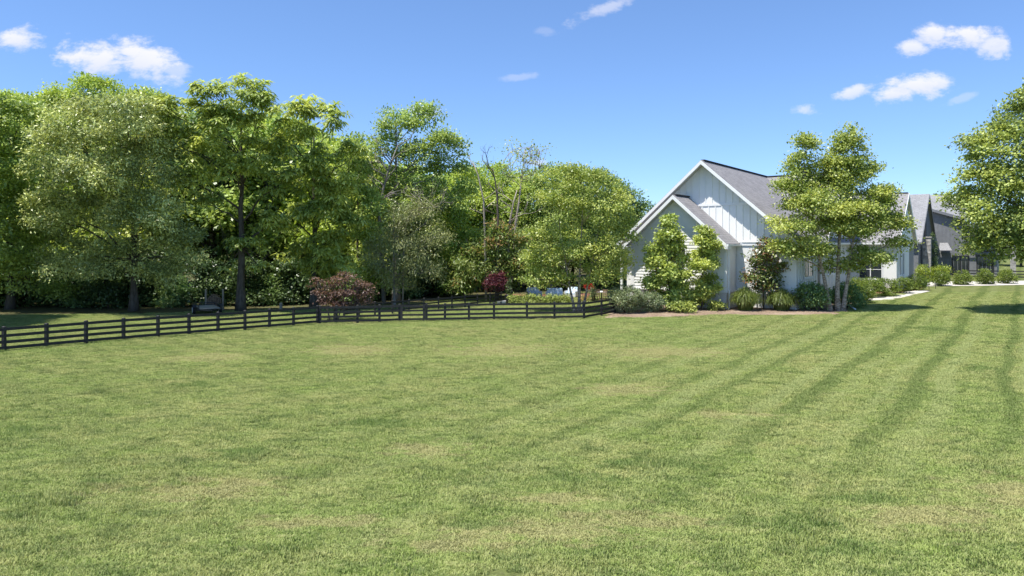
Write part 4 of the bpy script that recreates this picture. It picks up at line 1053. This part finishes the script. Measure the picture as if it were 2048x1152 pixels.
tree('woodland_tree', 'bright green tree in the gap behind the cedar and the two snags', 942, 73,
     [(938, 362, 38, 34), (918, 420, 50, 48), (962, 430, 44, 48), (940, 482, 50, 40), (985, 385, 22, 30), (905, 480, 36, 44), (1000, 440, 40, 46)],
     'bright', 'brown', 9, dens=1.3, trunk_r=.28, **LEAF)
tree('woodland_tree', 'bright green young tree between the browning cedar and the orange tinged sumac', 920, 67,
     [(905, 452, 36, 36), (925, 500, 42, 44), (892, 535, 30, 36), (938, 552, 36, 36), (905, 575, 34, 24), (880, 430, 26, 26)],
     'bright', 'brown', 26, dens=1.5, trunk_r=.14, **LEAF)
tree('woodland_tree', 'sparse pale barked tree with thin yellowing leaves high against the sky', 1018, 67,
     [(1025, 300, 22, 26), (1052, 322, 28, 30), (1080, 306, 16, 16), (1042, 360, 30, 26), (1005, 345, 14, 18), (1062, 295, 14, 12), (1088, 335, 12, 12)],
     'birch', 'dead', 10, dens=.55, trunk_r=.22, lean=(1.5, 0), twigs=9, trunk_top=300, back=.8, inner=.8, style='leaf', m=6, rc=.42, L_=.24, W_=.17)
tree('sumac_tree', 'spreading sumac with orange tinged leaf tips below the dead snags', 992, 64,
     [(1000, 472, 44, 28), (1040, 498, 44, 34), (988, 520, 44, 38), (950, 525, 44, 44), (930, 562, 48, 34), (1048, 545, 40, 38), (1010, 560, 44, 34), (1075, 520, 30, 30)],
     'sumac', 'brown', 11, dens=1.0, trunk_r=.12, third=.11, style='leaf', m=24, rc=.42, L_=.38, W_=.12, droop=.5)
tree('woodland_tree', 'layered green tree filling the skyline behind the pair of dead snags', 992, 77,
     [(985, 358, 40, 32), (1012, 395, 50, 46), (958, 395, 42, 46), (1045, 378, 40, 36), (1000, 445, 60, 46), (930, 385, 36, 36)],
     'bright', 'brown', 27, dens=1.3, trunk_r=.25, **LEAF)
tree('woodland_tree', 'rounded green tree standing behind the multi stem birch', 1100, 74,
     [(1088, 362, 42, 30), (1060, 402, 48, 50), (1122, 400, 50, 56), (1085, 470, 60, 56), (1140, 470, 50, 60), (1040, 460, 36, 40)],
     'mid', 'grey', 12, dens=1.3, trunk_r=.28, **LEAF)
tree('woodland_tree', 'dark leafy tree above the left roof edge of the white house', 1215, 80,
     [(1180, 362, 44, 24), (1212, 382, 46, 30), (1245, 408, 42, 32), (1278, 432, 30, 28), (1160, 420, 70, 50), (1230, 460, 70, 50), (1300, 450, 26, 24), (1265, 500, 50, 50)],
     'dark', 'brown', 13, dens=1.2, trunk_r=.3, **LEAF)

def snag(label, px, d, pts_px, r0, seed, bk, n=7):
    """a dead tree: main stem through photo points at distance d, with forking bare branches"""
    r = np.random.default_rng(seed); b = GD(px, d); root = empty('dead_tree', tuple(b), 0, label, 'dead tree'); mb = MB()
    pts = [np.array([0, 0, -.1])] + [P3(x, y, d) - b for x, y in pts_px]
    mb.tube(pts, list(np.linspace(r0, .04, len(pts))), 8)
    def br(a, dr, L_, rad, dep):
        e = a + dr * L_; mid = (a + e) / 2 + r.normal(0, .07 * L_, 3); mb.tube([a, mid, e], [rad, rad * .75, rad * .5], 5)
        if dep > 0:
            for _ in range(r.integers(2, 4)):
                br(mid if r.random() < .4 else e, unit(dr + r.normal(0, .55, 3) + np.array([0, 0, .12])), L_ * r.uniform(.45, .7), rad * .5, dep - 1)
    for k in range(n):
        i = r.integers(max(1, len(pts) // 2), len(pts)); a = pts[i - 1] + (pts[i] - pts[i - 1]) * r.random()
        dr = unit(np.array([r.choice((-1, 1)) * r.uniform(.4, 1), r.normal(0, .5), r.uniform(.3, 1)])); br(a, dr, r.uniform(.9, 2.0), r0 * .35, 3)
    mb.build('trunk', B[bk], root, True)
snag('slim dead grey snag left of the pair, bare to its broken tip', 972, 63, [(971, 520), (969, 450), (967, 400), (956, 350), (946, 325)], .13, 21, 'dead', 4)
snag('dark dead snag right of the pair with a pointed broken top', 996, 63, [(995, 520), (996, 440), (994, 390), (990, 360), (985, 335)], .16, 22, 'dark', 4)
snag('bleached leaning dead trunk below the sparse pale tree', 1015, 64, [(1017, 470), (1020, 440), (1027, 405), (1034, 380)], .15, 23, 'dead', 5)
snag('bare grey branched dead tree in front of the open oak', 768, 61, [(762, 480), (758, 430), (766, 380), (780, 330), (796, 290)], .2, 24, 'grey', 16)
snag('arching pale dead branches above the browning cedar', 805, 58, [(808, 500), (812, 450), (830, 432), (858, 418), (878, 412)], .08, 25, 'dead', 12)

# deeper trees and the shaded understory: copies of a few models
def base_tree(name, seed, leaf, hgt, wid, dens, label, group, bk='brown', cat='tree', loc=(0, 0, 0), fol=LEAF, nl=9, low=.25):
    r = np.random.default_rng(seed); root = empty(name, loc, 0, label, cat, group); LB = []
    for k in range(nl):
        f = low + (1 - low) * (k + .5) / nl; w_ = wid * (.55 + .45 * math.sin(math.pi * min(1, .15 + .85 * f)))
        an = k * 2.4 + r.normal(0, .3); ro = w_ * .5 * (1 - f * .55)
        s_ = wid * r.uniform(.36, .52) * (1.1 - .35 * f)
        LB.append(((math.cos(an) * ro, math.sin(an) * ro, hgt * f * .93), (s_, s_, s_ * .8)))
    P, O, T = clusters(LB, dens * 1.8, r, 1.0, .5); v, t = foliage(P, O, T, r, **fol)
    mb = MB(); q = wob((0, 0, -.2), (0, 0, hgt * .9), r, 9, .02); rd = list(np.linspace(.018 * hgt, .03, 9)); mb.tube(q, rd, 8)
    limbs(mb, q, rd, LB, r, P, 3, .15 if low < .2 else .25)
    mb.build('trunk', B[bk], root, True); quads_to_mesh('crown', v, t, L[leaf], root); return root
BIG = dict(style='leaf', m=28, rc=.6, L_=.36, W_=.25)
lbD = 'background woodland tree seen only in gaps behind the front row of the woods'
lbW = lbD
models = [base_tree('woodland_tree', 31, 'dark', 15, 5.2, .75, lbD, 'deep woods trees', fol=BIG), base_tree('woodland_tree', 32, 'mid', 14, 5.0, .75, lbD, 'deep woods trees', fol=BIG), base_tree('woodland_tree', 33, 'bright', 13, 4.6, .75, lbD, 'deep woods trees', fol=BIG), base_tree('woodland_tree', 34, 'walnut', 14, 5.4, .75, lbD, 'deep woods trees', fol=BIG, nl=11)]
spots = []
r_ = np.random.default_rng(77)
sky_x = [-300, 0, 60, 190, 300, 380, 480, 560, 640, 700, 760, 850, 920, 960, 1040, 1100, 1180, 1250, 1300, 1400]
sky_y = [200, 200, 196, 185, 198, 200, 200, 215, 230, 285, 320, 310, 335, 355, 380, 370, 372, 405, 440, 470]
for row, d0 in enumerate((68, 76, 88)):
    for px in np.arange(-330 + row * 45, 1330, 96 - row * 6):
        pxx = px + r_.normal(0, 18); d = d0 + r_.normal(0, 1.5) + (8 if pxx > 880 else 0)
        yt = np.interp(pxx, sky_x, sky_y) + r_.uniform(-6, 26); g = GD(pxx, d)
        spots.append((g, CH - (yt - HY) / F * d - g[2]))
for i, (g, hh) in enumerate(spots):
    m0 = models[i % 4]; h0 = (15, 14, 13, 14)[i % 4]; sc = hh / h0 * .97
    if i < 4: m0.location = tuple(g); m0.scale = (max(sc, .8), max(sc, .8), sc); m0.rotation_euler = (0, 0, i * 2.1)
    else: copy_tree(m0, tuple(g), r_.uniform(0, 6.28), (max(sc, .8) * r_.uniform(.9, 1.15), max(sc, .8) * r_.uniform(.9, 1.15), sc))
lbU = 'leafy understory shrub in the shade along the woods edge'
und = [base_tree('understory_shrub', 41, 'spire', 4.0, 2.2, 1.6, lbU, 'understory shrubs', cat='shrub', nl=7, low=.06), base_tree('understory_shrub', 42, 'dark', 3.2, 2.0, 1.6, lbU, 'understory shrubs', cat='shrub', nl=7, low=.06)]  # dark leaf colours deepen the canopy's shade on these shrubs
us = []
for px in np.arange(-60, 900, 46):
    us.append(GD(px + r_.normal(0, 10), np.interp(px, [-60, 300, 600, 760, 900], [60, 60.5, 62, 65, 69]) + r_.normal(0, 1.2)))
for px in np.arange(-40, 1240, 64):
    us.append(GD(px + r_.normal(0, 14), np.interp(px, [-60, 600, 900, 1240], [66, 68, 74, 84]) + r_.normal(0, 1.5)))
for i, g in enumerate(us):
    sc = r_.uniform(.7, 1.35)
    if i < 2: und[i].location = tuple(g); und[i].scale = (sc,) * 3
    else: copy_tree(und[i % 2], tuple(g), r_.uniform(0, 6.28), (sc * r_.uniform(.9, 1.3), sc * r_.uniform(.9, 1.3), sc))
def bush(name, label, px, d, w_px, top, leaf, seed, cat='shrub', group=None, dens=3.5, fol=None, base=None, sq=1.0, stem=True, bk='brown', nl=None):
    """a shrub as wide as w_px photo pixels whose top is at photo row `top`"""
    r = np.random.default_rng(seed); g = GD(px, d); root = empty(name, tuple(g), 0, label, cat, group); s_ = d / F
    h_ = CH - (top - HY) / F * d - g[2]; w_ = w_px * s_ / 2
    LB = [((0, 0, h_ * .52), (w_ * .86, w_ * .86 * sq, h_ * .5))]
    for k in range(nl or 6):
        an = k * 6.28 / (nl or 6) + r.normal(0, .3); f = r.uniform(.25, .75); LB.append(((math.cos(an) * w_ * .55, math.sin(an) * w_ * .55 * sq, h_ * f), (w_ * .45, w_ * .45 * sq, h_ * .27)))
    P, O, T = clusters(LB, dens * 2.6, r, .8, .45, False); P[:, 2] = np.maximum(P[:, 2], .05)
    v, t = foliage(P, O, T, r, **(fol or dict(style='leaf', m=9, rc=.14, L_=.15, W_=.09)))
    quads_to_mesh('foliage', v, t, L[leaf], root)
    mb = MB()
    for k in range(5):
        an = k * 1.3; mb.tube(wob((math.cos(an) * .08, math.sin(an) * .08, -.05), (math.cos(an) * w_ * .5, math.sin(an) * w_ * .5 * sq, h_ * .7), r, 4, .1), [.04, .03, .02, .012], 5)
    mb.build('stem', B[bk], root, True); return root

# planted trees
tree('birch_tree', 'multi stem river birch left of the white house behind the fence', 1156, 54,
     [(1130, 368, 48, 38), (1192, 372, 48, 38), (1232, 420, 38, 52), (1105, 430, 50, 50), (1165, 440, 70, 56), (1082, 508, 40, 46), (1140, 520, 70, 48), (1215, 500, 54, 50), (1118, 568, 55, 26), (1190, 556, 50, 26), (1160, 345, 34, 20), (1248, 470, 26, 40), (1075, 560, 34, 24), (1240, 540, 30, 30)],
     'birch', 'birch', 14, dens=1.35, back=.6, twigs=3, trunks=[(-.25, -1.2, 6.5, .13), (.05, .3, 8.5, .15), (.32, 1.4, 7.0, .13)], style='leaf', m=28, rc=.30, L_=.185, W_=.125)
tree('birch_tree', 'airy river birch with three peeling pale trunks in front of the white house', 1672, 52.6,
     [(1610, 298, 22, 28), (1606, 342, 34, 38), (1594, 395, 48, 38), (1697, 278, 22, 30), (1695, 322, 38, 38), (1702, 372, 54, 42), (1645, 418, 70, 46), (1752, 408, 42, 38), (1580, 455, 48, 28), (1768, 455, 50, 32), (1690, 465, 70, 44), (1625, 500, 54, 28), (1798, 490, 30, 15), (1735, 520, 54, 24), (1565, 500, 24, 20), (1680, 535, 38, 14), (1652, 345, 30, 34), (1745, 345, 18, 18), (1655, 375, 40, 40), (1610, 430, 60, 40), (1720, 440, 60, 40)],
     'birch', 'birch', 15, dens=2.3, back=.6, inner=.6, twigs=7, trunks=[(-.42, -1.9, 10.5, .17), (.15, .2, 12.8, .2), (.5, 1.6, 10.0, .17)], base_f=.28, style='leaf', m=28, rc=.32, L_=.20, W_=.135)
tree('shade_tree', 'full dark green shade tree at the right edge with its shadow on the lawn', 2078, 49.5,
     [(2062, 235, 58, 66), (2020, 300, 74, 62), (1958, 300, 38, 30), (1985, 382, 84, 70), (1945, 430, 42, 54), (2065, 420, 110, 100), (2000, 478, 72, 52), (2120, 300, 100, 110), (2140, 430, 110, 100), (2055, 500, 86, 40), (1962, 505, 36, 28), (2100, 215, 60, 60)],
     'oak', 'brown', 16, dens=1.35, trunk_r=.24, back=.8, style='leaf', m=26, rc=.32, L_=.235, W_=.155)
tree('columnar_tree', 'slender leafy sweetgum growing against the wing, left of its window', 1338, 54.2,
     [(1338, 450, 15, 20), (1334, 480, 28, 26), (1346, 512, 28, 30), (1320, 530, 28, 24), (1340, 548, 34, 30), (1336, 575, 38, 28), (1350, 602, 36, 22), (1312, 498, 16, 11), (1308, 565, 18, 18)],
     'walnut', 'brown', 17, dens=4.6, trunk_r=.08, back=.7, style='leaf', m=14, rc=.22, L_=.23, W_=.19)
tree('columnar_tree', 'dense narrow columnar hornbeam growing right of the wing window', 1404, 54.0,
     [(1407, 470, 19, 17), (1408, 495, 28, 24), (1406, 520, 30, 26), (1405, 545, 31, 28), (1409, 572, 31, 26), (1402, 602, 31, 20)],
     'walnut', 'brown', 18, dens=5.6, trunk_r=.08, back=.7, style='leaf', m=16, rc=.19, L_=.19, W_=.15)
tree('magnolia_tree', 'young bronze green magnolia with glossy leaves in front of the lit wall', 1527, 54.0,
     [(1530, 492, 16, 18), (1522, 515, 24, 20), (1540, 530, 24, 20), (1515, 550, 24, 22), (1545, 562, 22, 20), (1498, 558, 17, 14), (1527, 580, 26, 14), (1562, 545, 12, 14), (1506, 532, 14, 14)],
     'magnolia', 'brown', 19, dens=4.6, trunk_r=.07, back=.8, third=.22, style='leaf', m=7, rc=.22, L_=.27, W_=.12, up=.5)
tree('bronze_maple', 'low spreading bronze red maple in its mulch ring behind the fence', 668, 48.6,
     [(692, 552, 20, 8), (690, 563, 32, 11), (655, 572, 30, 10), (720, 574, 26, 11), (685, 580, 40, 14), (645, 592, 22, 12), (738, 590, 16, 10), (700, 596, 40, 14), (660, 604, 30, 12), (720, 606, 26, 9), (680, 612, 34, 9), (636, 562, 14, 6)],
     'maple', 'dark', 20, dens=3.6, trunks=[(-.25, -.5, 1.9, .07), (0, .1, 2.2, .08), (.22, .6, 2.0, .07)], back=.7, style='leaf', m=9, rc=.16, L_=.17, W_=.09, droop=.5, flat=.45)
tree('plum_tree', 'small rounded purple leaved tree beside the dark planter', 990, 61.5,
     [(991, 566, 23, 20), (982, 558, 14, 13), (1003, 558, 13, 14), (990, 578, 20, 13), (976, 572, 12, 13), (1006, 572, 11, 13)],
     'plum', 'dark', 21, dens=5.0, trunk_r=.06, back=.8, style='leaf', m=9, rc=.15, L_=.17, W_=.09)

# shrubs round the house
NEED = dict(style='leaf', m=16, rc=.10, L_=.12, W_=.06, up=.7)
bush('juniper_shrub', 'wide clipped grey green juniper at the fence end', 1252, 53.0, 76, 571, 'juniper', 51, dens=8, fol=NEED)
bush('juniper_shrub', 'smaller grey green juniper between the wide one and the sweetgum', 1303, 53.2, 52, 584, 'juniper', 52, dens=8, fol=NEED)
bush('leafy_shrub', 'low mid green leafy shrub at the foot of the two narrow trees', 1362, 52.8, 60, 603, 'oak', 53, dens=4, fol=dict(style='leaf', m=9, rc=.16, L_=.2, W_=.13))
bush('leafy_shrub', 'small leafy green shrub at the brick corner by the downspout', 1434, 53.6, 36, 602, 'oak', 54, dens=4, fol=dict(style='leaf', m=9, rc=.13, L_=.17, W_=.11))
bush('viburnum_shrub', 'large rounded dark green shrub left of the birch trunks', 1624, 53.2, 70, 567, 'dark', 55, dens=4.5, fol=dict(style='leaf', m=9, rc=.17, L_=.19, W_=.12))
bush('viburnum_shrub', 'large dark green shrub directly behind the birch trunks', 1692, 54.4, 66, 566, 'dark', 56, dens=4.5, fol=dict(style='leaf', m=9, rc=.17, L_=.19, W_=.12))
hedge = [(1715, 60, 44, 556), (1742, 62.5, 48, 556), (1772, 63.5, 48, 557), (1803, 66, 42, 556), (1833, 69, 42, 549), (1728, 58, 38, 566)]
wh = ('bright green yew left in the hedge along the path', 'tall green yew second in the hedge along the path', 'wide green yew at the middle of the hedge beside the path', 'rounded green yew before the last of the hedge along the path', 'rounded green yew at the far right of the hedge along the path', 'low green yew in front of the hedge, nearest the birch')
for i, (px, d, w_, tp) in enumerate(hedge):
    bush('yew_shrub', wh[i], px, d, w_, tp, 'boxwood', 60 + i, group='yew shrubs along the path', dens=6.5, fol=dict(style='leaf', m=11, rc=.10, L_=.13, W_=.07))
wr = ('ball clipped shrub leftmost in the row by the far fence', 'ball clipped shrub second from the left by the far fence', 'ball clipped shrub third from the left by the far fence', 'ball clipped shrub rightmost by the far fence, under the shade tree')
for i, (px, d, w_, tp) in enumerate(((1881, 74, 33, 544), (1925, 75, 35, 541), (1969, 75.5, 35, 538), (2013, 76, 34, 538))):
    bush('ball_shrub', wr[i], px, d, w_, tp, 'boxwood', 70 + i, group='ball clipped shrubs by the far fence', dens=6.5, fol=dict(style='leaf', m=11, rc=.10, L_=.13, W_=.08))
bush('lime_shrub', 'lime green leafy shrub at the foot of the stone pier', 1850, 80, 34, 531, 'lime', 75, dens=4)
bush('lime_shrub', 'lime green leafy shrub right of the narrow evergreen spire', 1884, 82, 30, 530, 'lime', 76, dens=4)
bush('spire_evergreen', 'narrow dark evergreen spire beside the stone pier', 1866, 83, 15, 466, 'spire', 77, cat='evergreen', dens=6, fol=NEED, nl=4)
bush('spire_evergreen', 'slim evergreen growing in the dark planter', 1017, 60.5, 9, 557, 'spire', 78, cat='evergreen', dens=14, fol=dict(style='leaf', m=10, rc=.06, L_=.1, W_=.04), nl=4)
bush('spire_evergreen', 'small cone evergreen beside the red flowers', 1186, 62, 13, 571, 'spire', 79, cat='evergreen', dens=8, fol=dict(style='leaf', m=10, rc=.07, L_=.11, W_=.05), nl=4)
for i, px in enumerate(np.arange(1028, 1150, 17.5)):
    bush('box_shrub', ('low light green box shrub first in the poolside row, by the planter', 'low light green box shrub second in the poolside row', 'low light green box shrub third in the poolside row', 'low light green box shrub fourth in the poolside row', 'low light green box shrub fifth in the poolside row', 'low light green box shrub sixth in the poolside row', 'low light green box shrub last in the poolside row')[i], px, 59.5, 23, 588 + (i % 2) * 1.5, 'oak', 80 + i, group='box shrubs by the pool', dens=7, fol=dict(style='leaf', m=9, rc=.1, L_=.12, W_=.08))
bush('flower_shrub', 'low orange flowering plant below the red flowers', 1168, 60, 24, 592, 'sumac', 91, cat='plant', dens=6, fol=dict(style='leaf', m=9, rc=.1, L_=.12, W_=.07, third=.5))
fl = bush('flowers', None, 1178, 63, 20, 571, 'red', 92, dens=10, fol=dict(style='leaf', m=9, rc=.07, L_=.11, W_=.1), nl=4)
for ch in list(fl.children):
    if ch.name.startswith('foliage'):
        ch.name = 'flowers_bloom'; ch.name = 'bloom'; ch.parent = FLW; ch.location = (0, 0, 1.0); ch.scale = (1, 1, .38)
    else: bpy.data.objects.remove(ch)
bpy.data.objects.remove(fl)
def reed(label, px, d, w_px, top, seed):
    r = np.random.default_rng(seed); g = GD(px, d); root = empty('ornamental_grass', tuple(g), 0, label, 'ornamental grass', 'ornamental grasses by the magnolia')
    h_ = CH - (top - HY) / F * d - g[2]; w_ = w_px * d / F / 2; n = 2600
    az = r.uniform(0, 6.28, n); e = np.sqrt(r.random(n)); out = e * w_ * r.uniform(.7, 1.25, n); hh = h_ * r.uniform(.55, 1.15, n) * (1 - .22 * e ** 2)
    d2 = np.stack([np.cos(az), np.sin(az)], 1); q = []
    sd = np.stack([-d2[:, 1], d2[:, 0], np.zeros(n)], 1) * .012
    pr = np.zeros((n, 3)); pr[:, :2] = d2 * (e * .4 * w_)[:, None]; b0 = e * .4 * w_; tip = .95 - .6 * e * r.random(n)
    for (f, zf) in ((.25, .45), (.55, .85), (.85, 1.0), (1.05, None)):
        cu = np.zeros((n, 3)); cu[:, :2] = d2 * (b0 + (out - b0) * f)[:, None]; cu[:, 2] = hh * (tip + r.normal(0, .06, n) if zf is None else zf * (1 - .25 * e * (f > .8)))
        q.append(np.stack([pr - sd, pr + sd, cu + sd * .8, cu - sd * .8], 1)); pr = cu
    quads_to_mesh('blades', np.concatenate(q), np.tile(np.clip(r.normal(.5, .25, n), 0, 1), 4), L['grass'], root)
    cr = MB(); cr.lathe([(.16, -.05), (.2, .04), (.12, .14), (.02, .18)], 0, 0, 10); cr.build('base', B['brown'], root)
reed('tall green ornamental grass clump left of the magnolia stem', 1491, 53.6, 64, 575, 94)
reed('darker ornamental grass clump right of the magnolia stem', 1563, 53.4, 66, 578, 95)
# trees beyond the houses on the right and one just outside the frame
bg = (('distant tree glimpsed under the shade tree, left of its trunk', 1990, 118, 500), ('distant tree glimpsed under the shade tree, near its trunk', 2042, 112, 480), ('distant tree at the right edge beyond the far fence', 2095, 120, 470))
for i, (lb, px, d, tp) in enumerate(bg):
    g = GD(px, d); hh = CH - (tp - HY) / F * d - g[2]; sc = hh / 15
    c = copy_tree(models[0], tuple(g), i * 1.7, (.75, .75, max(sc, .4)), lb); c['group'] = 'distant trees beyond the houses'
for px, d, sc in ((-330, 40, 1.3), (-235, 43.5, 1.35), (-130, 47.5, 1.05)):
    g = GD(px, d); c = copy_tree(models[0], tuple(g), px * .01, (.95, .95, sc), 'tall dark tree just outside the left edge of the photo'); c['group'] = 'woods beyond the left edge'
for i, px in enumerate((2170, 2260, 2345, 2430, 2540, 2640)):
    g = GD(px, 128 + (i * 37 % 17)); c = copy_tree(models[i % 3], tuple(g), i * 1.3, (1.1, 1.1, .7 + .1 * (i % 3)), 'far tree beyond the right edge of the photo'); c['group'] = 'far trees beyond the right edge'
g = GD(2180, 62); c = copy_tree(models[1], tuple(g), 1.0, (.8, .8, .75), 'second shade tree just outside the right edge of the photo'); c['group'] = 'trees on the right lawn'
